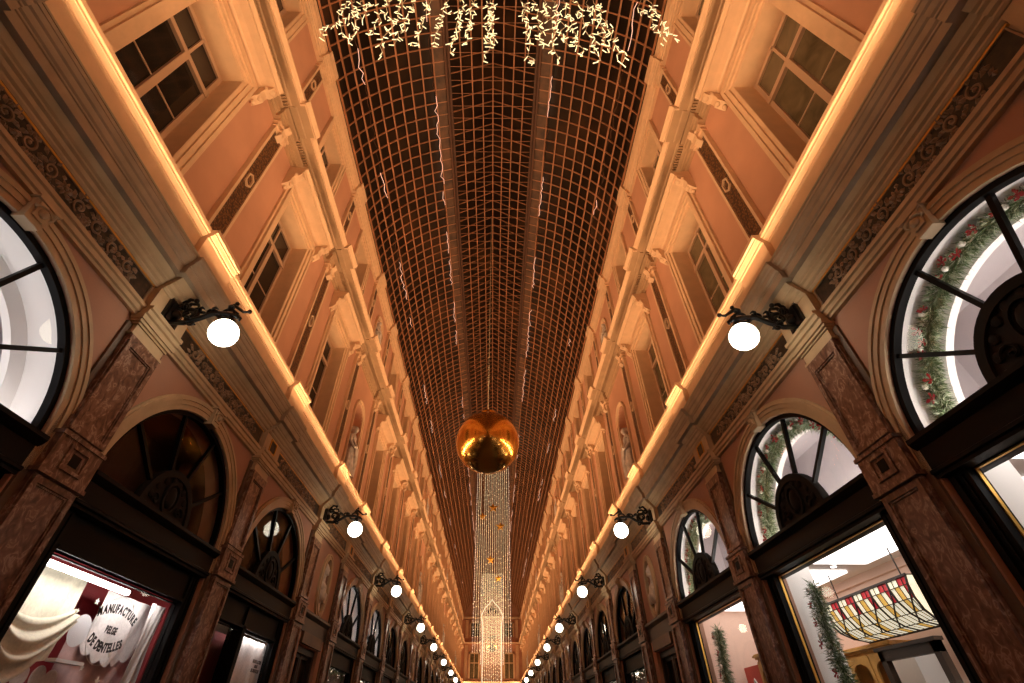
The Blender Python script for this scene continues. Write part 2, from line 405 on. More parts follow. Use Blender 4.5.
# ================================================================ lower pilasters
def low_pilaster(s):
    a = MB(s)                                                  # shaft, with sunk panel drawn as raised borders
    w = .27
    a.box(-w, w, -.02, .075, 0, 5.06)
    for z0, z1 in ((3.86, 4.98), (.35, 3.38)):
        a.frame(-w + .015, w - .015, z0, z1, .055, .075, .105); a.frame(-w + .075, w - .075, z0 + .06, z1 - .06, .014, .075, .092)
    a.box(-w, w, .075, .105, 4.98, 5.06)
    b = MB(s)                                                  # block at springing height with dark square
    b.box(-w - .02, w + .02, .0, .12, 3.44, 3.80); b.box(-w - .035, w + .035, 0, .135, 3.78, 3.82); b.box(-w - .035, w + .035, 0, .135, 3.40, 3.44)
    b.frame(-.14, .14, 3.50, 3.74, .03, .12, .14)
    q = MB(s); q.box(-.055, .055, .115, .126, 3.565, 3.675)
    c = MB(s)                                                  # capital
    for z0, z1, e in ((5.06, 5.09, .02), (5.09, 5.20, .0), (5.20, 5.225, .02), (5.225, 5.26, .045), (5.26, 5.30, .065)):
        c.box(-w - e, w + e, -.02, .085 + e, z0, z1)
    d = MB(s)                                                  # narrow returns either side of the shaft
    for sg in (-1, 1):
        x0, x1 = sorted((sg * (w + .0), sg * (w + .075))); d.box(x0, x1, -.02, .03, 0, 5.2)
    e = MB(s); e.box(-w - .05, w + .05, 0, .16, 0, .3); e.box(-w - .03, w + .03, 0, .14, .3, .35)
    return (a.mesh('shaft', 'marble'), b.mesh('block', 'marble'), q.mesh('inset', 'black_paint'), c.mesh('capital', 'stone'), d.mesh('return', 'bronze_brown'), e.mesh('foot', 'marble'))
def frieze_block(s):
    m = MB(s); m.frame(-.13, .13, 5.49, 5.73, .022, .125, .145); m.cur = 1; m.box(-.11, .11, .12, .133, 5.51, 5.71)
    return m.mesh('frieze_block', ['gilt', 'frieze_ground'])
for s in (-1, 1):
    for i, pu in enumerate(PIL):
        if i == len(PIL) - 1: continue
        me = cached(('lp', s), lambda: low_pilaster(s))
        o = obj(num('trim'), me[0], (s * W, pu, 0)); tag(o, 'veined red-brown marble pilaster, %s along the %s' % (ORD[i + 1], SIDE[s]), 'pilaster', kind='structure')
        for nm, x in zip(('springing_block', 'square_inset', 'capital', 'side_return', 'plinth_foot'), me[1:]): obj(nm, x, (0, 0, 0), o)
        obj('frieze_square', cached(('fb', s), lambda: frieze_block(s)), (0, 0, 0), o)
# ================================================================ upper pilasters
def up_pilaster(s, lvl):
    if lvl == 2: z0, z1, p0, p1, w = 6.90, 10.66, 7.25, 10.40, .20
    else: z0, z1, p0, p1, w = 11.2, 13.87, 12.30, 13.70, .17
    a = MB(s); D = -.10
    a.box(-w, w, D - .02, -.045, z0, z1)
    a.frame(-w, w, p0 - .05, p1 + .05, .055, -.045, -.01); a.box(-w, w, -.045, -.01, z0, p0 - .05); a.box(-w, w, -.045, -.01, p1 + .05, z1)
    for zz, e in ((z0, .05), (z0 + .10, .035), (z0 + .17, .045)): a.box(-w - e, w + e, D, .0 + e, zz, zz + .055)
    for zz, e in ((z1 - .18, .02), (z1 - .06, .04)): a.box(-w - e, w + e, D, .0 + e, zz, zz + .05)
    b = MB(s); b.box(-w + .055, w - .055, -.046, -.03, p0, p1)
    zc = (p0 + p1) / 2
    h = MB(s)
    hx = [(0, .17), (.085, .10), (.085, -.10), (0, -.17), (-.085, -.10), (-.085, .10)]
    for (x0, y0), (x1, y1) in zip(hx, hx[1:] + hx[:1]):
        h.poly([(x0, zc + y0), (x1, zc + y1), (x1 * .72, zc + y1 * .78), (x0 * .72, zc + y0 * .78)], -.035, .0)
    c = MB(s)
    if lvl == 2:
        prof = [(-.03, 10.75), (.12, 10.75), (.14, 10.70), (.11, 10.63), (.06, 10.58), (.05, 10.46), (.07, 10.40), (.03, 10.34), (-.03, 10.30)]
        c.ext(prof, -.07, .07)
        c.ball((0, .10, 10.68), .05, 8, 6); c.ball((0, .05, 10.40), .035, 8, 6)
        for sg in (-1, 1): c.ball((sg * .09, .03, 10.62), .045, 8, 5); c.ball((sg * .11, 0, 10.72), .04, 8, 5)
    else:
        c.ext([(-.03, 13.91), (.06, 13.91), (.04, 13.83), (.0, 13.77)], -.06, .06)
    return a.mesh('up_shaft', 'pink' if lvl == 9 else 'cream'), b.mesh('mosaic_strip', 'mosaic'), h.mesh('hexagon', 'cream'), c.mesh('console', 'cream', angle=40)
for s in (-1, 1):
    for lvl in (2, 3):
        for i, pu in enumerate(PIL):
            if i == len(PIL) - 1: continue
            me = cached(('up', s, lvl), lambda: up_pilaster(s, lvl))
            o = obj(num('trim'), me[0], (s * W, pu, 0)); tag(o, 'pale upper pilaster with %s dark mosaic strip, %s along the %s' % ('long' if lvl == 2 else 'short top-floor', ORD[i + 1], SIDE[s]), 'pilaster', kind='structure')
            obj('mosaic_strip', me[1], (0, 0, 0), o); obj('hexagon_boss', me[2], (0, 0, 0), o); obj('console', me[3], (0, 0, 0), o)
# ================================================================ upper windows
def window2(s):
    S = MB(s); D = -.10                                         # moulded surround with deep cream reveal
    for e0, e1, d in ((.62, .68, .015 - .08), (.68, .76, -.03), (.76, .82, .0), (.82, .87, -.05)):
        for sg in (-1, 1):
            a, b = sorted((sg * e0, sg * e1)); S.box(a, b, D - .02, d, 6.92, 10.0 + (e1 - .62))
        S.box(-e0, e0, D - .02, d, 10.0 + e0 - .62, 10.0 + e1 - .62)
    R = MB(s)
    for sg in (-1, 1):
        a, b = sorted((sg * .61, sg * .625)); R.box(a, b, -.50, -.07, 6.92, 10.0)
    R.box(-.61, .61, -.50, -.07, 9.985, 10.0)
    F = MB(s); f0, f1 = -.48, -.42
    F.frame(-.61, .61, 7.05, 9.985, .075, f0, f1)
    F.box(-.61, .61, f0, f1 + .02, 9.28, 9.37); F.box(-.05, .05, f0, f1 + .02, 7.05, 9.28); F.box(-.022, .022, f0, f1, 9.37, 9.95)
    for sg in (-1, 1):
        a, b = sorted((sg * .05, sg * .55)); F.box(a, b, f0 + .01, f1 - .02, 8.35, 8.372)
    G = MB(s); G.box(-.57, .57, -.465, -.455, 7.1, 9.95)
    H = MB(s)                                                   # hood
    H.ext([(-.12, 10.27), (-.06, 10.27), (-.06, 10.40), (-.03, 10.41), (.0, 10.44), (.10, 10.455), (.24, 10.46), (.24, 10.52), (.25, 10.525), (.275, 10.565), (.29, 10.57), (.29, 10.60), (-.12, 10.66)], -1.02, 1.02)
    Cn = MB(s)
    for sg in (-1, 1):
        uc = sg * .94
        Cn.ext([(-.12, 10.46), (.20, 10.46), (.22, 10.40), (.18, 10.33), (.08, 10.30), (.05, 10.22), (.06, 10.14), (.0, 10.08), (-.06, 10.02), (-.12, 10.0)], uc - .075, uc + .075)
        Cn.ball((uc, .16, 10.385), .075, 8, 6); Cn.ball((uc, .03, 10.13), .055, 8, 6); Cn.ball((uc, -.05, 10.0), .045, 8, 5)
        for q in (-1, 1): Cn.ball((uc + q * .07, .10, 10.36), .045, 8, 5)
    return dict(surround=S.mesh('surround2', 'cream'), reveal=R.mesh('reveal2', 'cream'), frame=F.mesh('frame2', 'window_paint'), G=G, hood=H.mesh('hood', 'cream'), console=Cn.mesh('hood_consoles', 'cream', angle=40))
def window3(s):
    S = MB(s); D = -.10
    for e0, e1, d in ((.50, .56, -.06), (.56, .66, -.035), (.66, .71, -.01)):
        for sg in (-1, 1):
            a, b = sorted((sg * e0, sg * e1)); S.box(a, b, D - .02, d, 11.85, 13.60 + (e1 - .50))
        S.box(-e0, e0, D - .02, d, 13.60 + e0 - .50, 13.60 + e1 - .50)
    R = MB(s)
    for sg in (-1, 1):
        a, b = sorted((sg * .49, sg * .505)); R.box(a, b, -.45, -.07, 11.85, 13.60)
    R.box(-.49, .49, -.45, -.07, 13.585, 13.60)
    F = MB(s); f0, f1 = -.43, -.38
    F.frame(-.49, .49, 12.1, 13.585, .07, f0, f1); F.box(-.03, .03, f0, f1 + .01, 12.1, 13.56); F.box(-.49, .49, f0, f1 + .01, 12.95, 13.01); 
    G = MB(s); G.box(-.46, .46, -.415, -.405, 12.13, 13.56)
    return dict(surround=S.mesh('surround3', 'cream'), reveal=R.mesh('reveal3', 'cream'), frame=F.mesh('frame3', 'window_paint'), G=G)
for s in (-1, 1):
    n = 0
    for uc, w, k in BAYS:
        if k != 'A': continue
        n += 1
        gm = 'brown_glass' if (s == 1 and uc < 12) else 'night_glass'  # near panes: reflection of the lit facade opposite, painted as brown glass
        for lvl, fn in ((2, window2), (3, window3)):
            P_ = cached(('w', s, lvl), lambda: fn(s))
            g = cached(('g', s, lvl, gm), lambda: P_['G'].mesh('pane', gm))
            o = obj(num('window'), P_['surround'], (s * W, uc, 0))
            tag(o, '%s, %s along the %s' % ('tall casement window under a bracketed hood' if lvl == 2 else 'small top-floor window with moulded surround', ORD[n], SIDE[s]), 'window', kind='structure')
            obj('reveal', P_['reveal'], (0, 0, 0), o); obj('sash_frame', P_['frame'], (0, 0, 0), o); obj('pane', g, (0, 0, 0), o)
            if lvl == 2: obj('hood', P_['hood'], (0, 0, 0), o); obj('hood_consoles', P_['console'], (0, 0, 0), o)
# ================================================================ fanlights and shop fronts
def fan(s):
    F = MB(s); d0, d1 = -.13, -.05
    F.ring(0, ZS, 1.345, 1.40, d0 + .03, d1 + .03, 0, 180, 40)
    SP = []
    for a in (36, 72, 108, 144):
        t = radians(a); c, sn = cos(t), sin(t); wd = .022
        m = MB(s)
        m.poly([(.5 * c - wd * sn, ZS + .5 * sn + wd * c), (.5 * c + wd * sn, ZS + .5 * sn - wd * c), (1.36 * c + wd * sn, ZS + 1.36 * sn - wd * c), (1.36 * c - wd * sn, ZS + 1.36 * sn + wd * c)], d0 + .03, d1 - .0)
        SP.append(m.mesh('fan_bar', 'black_paint'))
    H = MB(s)
    n = 24; pts = [(.56 * cos(pi * i / n), ZS + .62 * sin(pi * i / n)) for i in range(n + 1)]
    H.poly(pts, d0 + .01, d1 + .0)
    H.ring(0, ZS, .48, .56, d1, d1 + .03, 0, 180, 24, 1.107)
    H.ring(0, ZS + .28, .13, .16, d1, d1 + .03, 0, 360, 20, 1.35)
    H.ball((0, d1 + .01, ZS + .28), .10, 10, 8, (1, .35, 1.4))
    for a in range(0, 181, 20):
        t = radians(a); H.ball((.40 * cos(t), d1, ZS + .05 + .44 * sin(t)), .05, 8, 5, (1, .5, 1))
    for sg in (-1, 1):
        pts = [(sg * (.27 + .09 * (1 - i / 14) * cos(i * .55)), d1 + .012, ZS + .17 + .09 * (1 - i / 14) * sin(i * .55)) for i in range(15)]
        H.tube(pts, .014, 5)
    G = MB(s); n = 32
    G.poly([(1.35 * cos(pi * i / n), ZS + 1.35 * sin(pi * i / n)) for i in range(n + 1)], -.09, -.086)
    return F.mesh('fan_rim', 'black_paint', angle=35), SP, H.mesh('fan_boss', 'black_carved', angle=35), G.mesh('fan_pane', 'fan_glass')
def transom(s):
    m = MB(s)
    m.ext([(-.30, 3.33), (.02, 3.33), (.02, 3.36), (.045, 3.37), (.045, 3.40), (.03, 3.41), (.03, 3.60), (.06, 3.62), (.09, 3.66), (.09, 3.70), (-.30, 3.72)], -1.42, 1.42)
    return m.mesh('transom_beam', 'black_paint', angle=30)
def front(s, ztop):
    F = MB(s); x = 1.40; wI = 1.20
    for sg in (-1, 1):
        a, b = sorted((sg * wI, sg * (x + .02))); F.box(a, b, -.19, -.06, 0, 3.34)
        a, b = sorted((sg * (wI + .05), sg * (wI + .07))); F.box(a, b, -.06, -.045, .5, 3.3)
        a, b = sorted((sg * (wI + .11), sg * (wI + .15))); F.box(a, b, -.06, -.03, .5, 3.3)
    if ztop < 3.2:
        F.box(-wI, wI, -.16, -.08, ztop + .02, 3.34)
        F.box(-wI, wI, -.16, -.05, ztop + .02, ztop + .06); 
    else: F.box(-wI, wI, -.22, -.10, ztop, 3.36)
    F.box(-wI, wI, -.3, -.04, 0, .55)
    g = MB(s); wd = .022
    g.frame(-wI - .0, wI + .0, .55, ztop + .0, .013, -.16, -.13)
    G = MB(s); G.box(-wI + .02, wI - .02, -.145, -.14, .57, ztop - .02)
    return F.mesh('shop_frame', 'black_paint'), g.mesh('gold_bead', 'gilt' if ztop > 3.2 else 'black_paint'), G.mesh('shop_pane', 'shop_glass')
for s in (-1, 1):
    n = 0
    for uc, w, k in BAYS:
        if k != 'A': continue
        n += 1
        fm, sp, hub, gl = cached(('fan', s), lambda: fan(s))
        o = obj(num('window'), fm, (s * W, uc, 0)); tag(o, 'black half-round fanlight with radiating bars, %s along the %s' % (ORD[n], SIDE[s]), 'window', kind='structure')
        for x in sp: obj('fan_bar', x, (0, 0, 0), o)
        obj('carved_boss', hub, (0, 0, 0), o); obj('pane', gl, (0, 0, 0), o)
        zt = 3.40 if (s == 1 and uc < 12) else 2.96
        zt = min(zt, 3.33)
        a, b, c = cached(('fr0', s, zt), lambda: front(s, zt))
        o = obj(num('window'), a, (s * W, uc, 0)); tag(o, 'large shop window in a black frame, %s along the %s' % (ORD[n], SIDE[s]), 'window', kind='structure')
        obj('edge_bead', b, (0, 0, 0), o); obj('pane', c, (0, 0, 0), o); obj('transom_beam', cached(('tb', s), lambda: transom(s)), (0, 0, 0), o)
# ---------------------------------------------------------------- narrow bays: door, panel, oval medallion
def door(s):
    a = MB(s); a.frame(-.72, .72, 0, 3.1, .12, -.30, -.08, False); a.box(-.60, .60, -.22, -.16, 0, .5); a.box(-.03, .03, -.22, -.14, 0, 2.98)
    for sg in (-1, 1):
        x0, x1 = sorted((sg * .03, sg * .60)); a.frame(x0, x1, .5, 2.98, .07, -.22, -.15)
    p = MB(s); p.box(-.72, .72, -.02, .06, 3.12, 3.34)
    q = MB(s); q.ext([(-.02, 3.34), (.03, 3.34), (.03, 3.60), (.06, 3.63), (.09, 3.67), (.09, 3.72), (-.02, 3.74)], -1.0, 1.0)
    g = MB(s); g.box(-.6, .6, -.19, -.185, .5, 2.98)
    return a.mesh('door_frame', 'dark_brown'), p.mesh('door_lintel', 'bronze_brown'), q.mesh('door_panel', 'dark_brown'), g.mesh('door_pane', 'night_glass')
def remesh_apply(me_builder, mat, voxel, name, loops=1):
    me = me_builder.mesh(name, mat)
    o = bpy.data.objects.new('tmp', me); C.objects.link(o)
    md = o.modifiers.new('r', 'REMESH'); md.mode = 'VOXEL'; md.voxel_size = voxel; md.use_smooth_shade = True
    sm = o.modifiers.new('s', 'SMOOTH'); sm.factor = .5; sm.iterations = loops
    dg = bpy.context.evaluated_depsgraph_get(); dg.update()
    out = bpy.data.meshes.new_from_object(o.evaluated_get(dg)); out.name = name
    bpy.data.objects.remove(o); return out
def bust(s):
    m = MB(s); sg = 1
    m.ball((0, .0, .30), .105, 14, 10, (.82, .95, 1.15))         # head
    m.ball((0, -.03, .36), .11, 12, 8, (.9, .95, .8))            # hair
    m.ball((.0, .10, .285), .02, 8, 6, (.8, 1.2, 1.4))           # nose
    m.ball((.0, .08, .225), .035, 8, 6)                          # chin
    for q in (-1, 1): m.ball((q * .085, -.01, .29), .025, 8, 6, (.6, 1, 1.3))
    m.tube([(0, -.01, .05), (0, 0, .14), (0, .01, .25)], .062, 10, taper=[1.3, 1, .95])
    m.ball((0, -.01, -.02), .22, 14, 8, (1.0, .52, .55))
    m.ball((0, .04, -.15), .17, 14, 8, (1.0, .55, .8))
    for k in range(5): m.tube([(-.2 + .05 * k, .02, .03 - .01 * k), (-.06 + .05 * k, .10, -.12), (.05 + .04 * k, .06, -.27)], .022, 6)
    m.tube([(0, 0, -.25), (0, 0, -.42)], .06, 10, taper=[1, 1.3])
    return remesh_apply(m, 'bust_stone', .014, 'bust')
def oval_frame(s):
    m = MB(s); a, b = .30, .60
    for e, d in ((.0, .06), (.045, .04), (.085, .055)):
        m.ring(0, NZ, a + e, a + e + .045, -.02, d, 0, 360, 40, b / a * (1 - e * .0) if e == 0 else (b + e) / (a + e), (b + e + .045) / (a + e + .045))
    return m.mesh('oval_frame', 'stone', angle=35)
for s in (-1, 1):
    n = 0
    for uc, w, k in BAYS:
        if k != 'N': continue
        n += 1
        D_ = cached(('door', s), lambda: door(s))
        o = obj(num('door'), D_[0], (s * W, uc, 0)); tag(o, 'dark narrow doorway under the oval medallion, %s along the %s' % (ORD[n], SIDE[s]), 'door', kind='structure')
        obj('lintel', D_[1], (0, 0, 0), o); obj('dark_panel', D_[2], (0, 0, 0), o); obj('pane', D_[3], (0, 0, 0), o)
        if uc < 0: continue
        o = obj('oval_medallion', cached(('of', s), lambda: oval_frame(s)), (s * W, uc, 0))
        tag(o, 'oval cream medallion frame holding a stone bust, %s from the camera, %s' % (ORD[n - 1], SIDE[s]), 'medallion', 'oval bust medallions between the arches')
        bk = MB(s); bk.poly([(.31 * cos(a * pi / 16), NZ + .61 * sin(a * pi / 16)) for a in range(32)], -.345, -.33); obj('dark_backing', cached(('bk', s), lambda: bk.mesh('backing', 'bronze_brown')), (0, 0, 0), o)
        o2 = obj('portrait_bust', cached(('bu', s), lambda: bust(s)), (s * (W + .05), uc, NZ - .02)); o2.scale = (1.25, 1.25, 1.25); tag(o2, 'draped stone bust inside the %s oval niche along the %s' % (ORD[n - 1], SIDE[s]), 'bust', 'portrait busts in oval niches')
# ---------------------------------------------------------------- statues
def statue(s, h):
    m = MB(s); rnd = random.Random(3); N = 28
    prof = [(.23, 0), (.235, .06), (.20, .35), (.185, .62), (.165, .80), (.15, .92), (.125, 1.0), (.15, 1.12), (.16, 1.22), (.12, 1.31), (.05, 1.36)]
    rings = []
    for r, z in prof:
        ring = []
        for k in range(N):
            a = 2 * pi * k / N; fold = 1 + (.10 * sin(9 * a + z * 2.5) + .05 * sin(5 * a + 1)) * max(0, 1 - z / 1.1)
            ring.append(m.p(r * fold * cos(a) + .03 * sin(z * 3), r * .78 * fold * sin(a), z))
        rings.append(ring)
    for i in range(len(rings) - 1):
        for k in range(N): m.face((rings[i][k], rings[i][(k + 1) % N], rings[i + 1][(k + 1) % N], rings[i + 1][k]))
    m.face(rings[0][::-1]); m.face(rings[-1])
    m.tube([(0.02, 0, 1.28), (.02, .01, 1.36), (.03, .02, 1.42)], .05, 8)
    m.ball((.035, .03, 1.50), .095, 12, 9, (.85, .95, 1.15)); m.ball((.035, -.03, 1.53), .10, 10, 8, (.9, .9, .9)); m.ball((.04, .12, 1.49), .018, 6, 5)
    m.tube([(-.15, 0, 1.25), (-.21, .04, 1.05), (-.14, .15, .90), (-.02, .19, .97)], .05, 8, taper=[1.1, .95, .8, .65])
    m.tube([(.17, 0, 1.25), (.25, .04, 1.05), (.26, .12, .83), (.24, .17, .72)], .05, 8, taper=[1.1, .95, .8, .65])
    for k in range(6):                                          # cloak folds over the arm
        m.tube([(-.16 + .04 * k, .08, 1.2 - .02 * k), (-.05 + .04 * k, .17, .95), (.08 + .03 * k, .17, .62), (.16 + .02 * k, .15, .25)], .03, 6)
    me = remesh_apply(m, 'statue_stone', .017, 'statue')
    for v in me.vertices: v.co *= h / 1.6
    return me
def niche(s, lvl):
    z0, hs, hw = ((6.95, 9.2, .45) if lvl == 2 else (11.9, 12.95, .40))
    m = MB(s)
    for e0, e1, d in ((0, .07, -.06), (.07, .12, -.03)):
        m.ring(0, hs, hw + e0, hw + e1, -.12, d, 0, 180, 20)
        for sg in (-1, 1):
            a, b = sorted((sg * (hw + e0), sg * (hw + e1))); m.box(a, b, -.12, d, z0, hs)
    return m.mesh('niche_surround', 'cream', angle=35)
for s in (-1, 1):
    n = 0
    for uc, w, k in BAYS:
        if k != 'N' or uc < 0: continue
        n += 1
        for lvl, zb, h in ((2, 6.93, 1.85), (3, 11.9, 1.35)):
            o = obj(num('trim'), cached(('ni', s, lvl), lambda: niche(s, lvl)), (s * W, uc, 0)); tag(o, 'arched niche surround on %s, %s along the %s' % ('the tall middle floor' if lvl == 2 else 'the top floor', ORD[n], SIDE[s]), 'niche', kind='structure')
            dpos = -.30 if lvl == 2 else -.12
            pe = MB(s); pe.box(-.27, .27, -.24, .24, 0, .05); pe.box(-.23, .23, -.2, .2, .05, .13)
            st = obj('statue', cached(('st', s, lvl), lambda: statue(s, h)), (s * (W + .13), uc, zb + .13))
            tag(st, 'draped stone statue in the %s niche, %s from the camera on the %s' % ('middle-floor' if lvl == 2 else 'top-floor', ORD[n], SIDE[s]), 'statue', 'stone statues in the facade niches')
            obj('pedestal', cached(('pe', s), lambda: pe.mesh('pedestal', 'stone')), (0, 0, -.13), st)
# ================================================================ floor, ceiling, end wall
m = MB(); m.box(-W - .4, W + .4, YB, Y1 + .4, -.1, 0)
tag(obj('floor', m.mesh('floor', 'floor_stone')), 'dark stone floor of the gallery', 'floor', kind='structure')
VZ, VR = 13.15, 4.10
def vp(x): return VZ + sqrt(max(0, VR * VR - x * x))
def roof():
    a0 = atan2(14.25 - VZ, 3.95); xb = 1.42; a1 = math.acos(xb / VR)
    zb = vp(xb); zl = zb + .12; zr = zl + .92; xl = 1.32
    root = empty('ceiling', (0, 0, 14.7)); tag(root, 'arched glass and iron roof with a gabled central lantern', 'roof', kind='structure')
    off = -14.7
    ya, yb = YB, Y1
    # transverse bars
    n = 14; rib = MB(); step = .385
    y = ya
    ts = [a0 + (a1 - a0) * i / n for i in range(n + 1)]
    while y < yb:
        for sg in (-1, 1):
            rr = []
            for t in ts:
                rr.append([rib.p(sg * R_ * cos(t), y + dy, VZ + R_ * sin(t) + off) for R_, dy in ((VR, -.014), (VR, .014), (VR + .05, .014), (VR + .05, -.014))])
            for A, B in zip(rr[:-1], rr[1:]):
                for j in range(4): rib.face((A[j], A[(j + 1) % 4], B[(j + 1) % 4], B[j]))
            A = [rib.p(sg * xl, y + dy, zl + dz + off) for dy, dz in ((-.012, 0), (.012, 0), (.012, .05), (-.012, .05))]
            B = [rib.p(0, y + dy, zr + dz + off) for dy, dz in ((-.012, 0), (.012, 0), (.012, .05), (-.012, .05))]
            for j in range(4): rib.face((A[j], A[(j + 1) % 4], B[(j + 1) % 4], B[j]))
        y += step
    obj('cross_bars', rib.mesh('roof_cross_bars', 'roof_iron'), (0, 0, 0), root)['kind'] = 'stuff'
    tie = MB(); y = ya + step * .5
    while y < yb:
        tie.box(-xl, xl, y - .006, y + .006, zl + .02 + off, zl + .035 + off); y += step
    obj('lantern_ties', tie.mesh('lantern_ties', 'roof_iron'), (0, 0, 0), root)['kind'] = 'stuff'
    pur = MB(); k = 0; t = a0
    nn = 10
    for sg in (-1, 1):
        for i in range(nn + 1):
            t = a0 + (a1 - a0) * i / nn
            x, z = (VR - .012) * cos(t), VZ + (VR - .012) * sin(t)
            pur.box(sg * x - .022, sg * x + .022, ya, yb, z - .02 + off, z + .03 + off)
    for i in range(-3, 4):
        x = i * xl / 4; z = zr - abs(x) / xl * (zr - zl)
        pur.box(x - .02, x + .02, ya, yb, z - .03 + off, z + .02 + off)
    obj('purlins', pur.mesh('roof_purlins', 'roof_iron'), (0, 0, 0), root)['kind'] = 'stuff'
    for sg in (-1, 1):
        b = MB(); x0, x1 = sorted((sg * (xl - .02), sg * (xb + .0)))
        b.box(x0, x1, ya, yb, zl - .02 + off, zl + .10 + off); 
        x0, x1 = sorted((sg * (xb - .03), sg * (xb + .03))); b.box(x0, x1, ya, yb, zb - .07 + off, zb + .14 + off)
        obj('lantern_kerb', b.mesh('lantern_kerb', 'roof_band'), (0, 0, 0), root)
        wk = MB(); t1 = a0 + (a1 - a0) * (nn - 1) / nn
        A = [(sg * (VR + .015) * cos(t1), VZ + (VR + .015) * sin(t1)), (sg * xb, vp(xb) + .015)]
        i0 = [wk.p(A[0][0], ya, A[0][1] + off), wk.p(A[1][0], ya, A[1][1] + off), wk.p(A[1][0], yb, A[1][1] + off), wk.p(A[0][0], yb, A[0][1] + off)]
        i1 = [wk.p(A[0][0], ya, A[0][1] + off + .02), wk.p(A[1][0], ya, A[1][1] + off + .02), wk.p(A[1][0], yb, A[1][1] + off + .02), wk.p(A[0][0], yb, A[0][1] + off + .02)]
        wk.face(i0); wk.face(i1[::-1])
        for j in range(4): wk.face((i0[j], i0[(j + 1) % 4], i1[(j + 1) % 4], i1[j]))
        obj('boarding', wk.mesh('boarding', 'roof_board'), (0, 0, 0), root)
    g = MB(); pts = []
    for t in [a0 + (a1 - a0) * i / n for i in range(n + 1)]: pts.append(((VR + .05) * cos(t), VZ + (VR + .05) * sin(t)))
    pts += [(xl, zl + .05), (0, zr + .05)]
    full = [(W + .3, 14.24)] + pts + [(-x, z) for x, z in pts[-2::-1]] + [(-W - .3, 14.24)]
    for (xa, za), (xc, zc) in zip(full[:-1], full[1:]):
        i = [g.p(xa, ya, za + off), g.p(xc, ya, zc + off), g.p(xc, yb, zc + off), g.p(xa, yb, za + off)]
        j = [g.p(xa, ya, za + off + .02), g.p(xc, ya, zc + off + .02), g.p(xc, yb, zc + off + .02), g.p(xa, yb, za + off + .02)]
        g.face(i[::-1]); g.face(j)
    obj('glazing', g.mesh('roof_glazing', 'roof_glass'), (0, 0, 0), root)
roof()
def end_wall():
    m = MB(); y = Y1 - .02; B = y + .4
    pts = [(4.5, 0), (4.5, 14.7)]; n = 20
    m.box(-4.5, 4.5, y, B, 0, 14.3)
    arc = [(VR * cos(pi * i / n), 14.2 + (VR + .4) * .86 * sin(pi * i / n)) for i in range(n + 1)]
    a = [m.p(x, y + .02, z) for x, z in arc]; b = [m.p(x, B, z) for x, z in arc]
    for k in range(len(a) - 1): m.face((a[k], a[k + 1], b[k + 1], b[k]))
    m.face(a); m.face(b[::-1]); m.face((a[0], a[-1], b[-1], b[0]))
    o = obj('wall_end', m.mesh('wall_end', 'pink')); tag(o, 'salmon end wall closing the far gallery behind the light curtains', 'wall', kind='structure')
    for prof, mt, lb in ((E1_cor, 'putty', 'first'), (PLINTH, 'cream', 'plinth'), (E2, 'cream', 'second'), (E3, 'cream', 'third')):
        t = MB(); L0, L1 = -4.0, 4.0
        pr = [(y - d * 1.0, z) for d, z in prof]
        A = [t.p(L0, yy, z) for yy, z in pr]; Bv = [t.p(L1, yy, z) for yy, z in pr]; q = len(pr)
        for k in range(q): t.face((A[k], A[(k + 1) % q], Bv[(k + 1) % q], Bv[k]))
        tag(obj(num('trim'), t.mesh('end_cornice', mt)), 'cream moulding across the end wall, %s cornice level' % lb, 'moulding', kind='structure')
    c = 0
    for z0, z1 in ((7.2, 9.9), (11.9, 13.5)):
        for xc in (-2.35, 2.35):
            c += 1
            f = MB(); f.box(xc - .75, xc - .55, y - .06, y + .02, z0, z1 + .2); f.box(xc + .55, xc + .75, y - .06, y + .02, z0, z1 + .2); f.box(xc - .75, xc + .75, y - .06, y + .02, z1, z1 + .2)
            f.box(xc - .04, xc + .04, y - .03, y + .02, z0, z1); f.box(xc - .55, xc + .55, y - .03, y + .02, (z0 + z1) / 2 + .3, (z0 + z1) / 2 + .38)
            o = obj(num('window'), f.mesh('end_window', 'cream')); tag(o, 'pale window on the end wall, %s of four' % ORD[c], 'window', kind='structure')
            g = MB(); g.box(xc - .55, xc + .55, y - .012, y + .01, z0, z1); obj('pane', g.mesh('end_pane', 'brown_glass'), (0, 0, 0), o)
    for xc in (-3.5, -1.3, 1.3, 3.5):
        p = MB(); p.box(xc - .2, xc + .2, y - .08, y + .02, 6.9, 10.9); p.box(xc - .18, xc + .18, y - .08, y + .02, 11.75, 13.9)
        tag(obj(num('trim'), p.mesh('end_pilaster', 'cream')), 'flat pilaster on the end wall, at %.1f m across' % (xc + 4), 'pilaster', kind='structure')
end_wall()
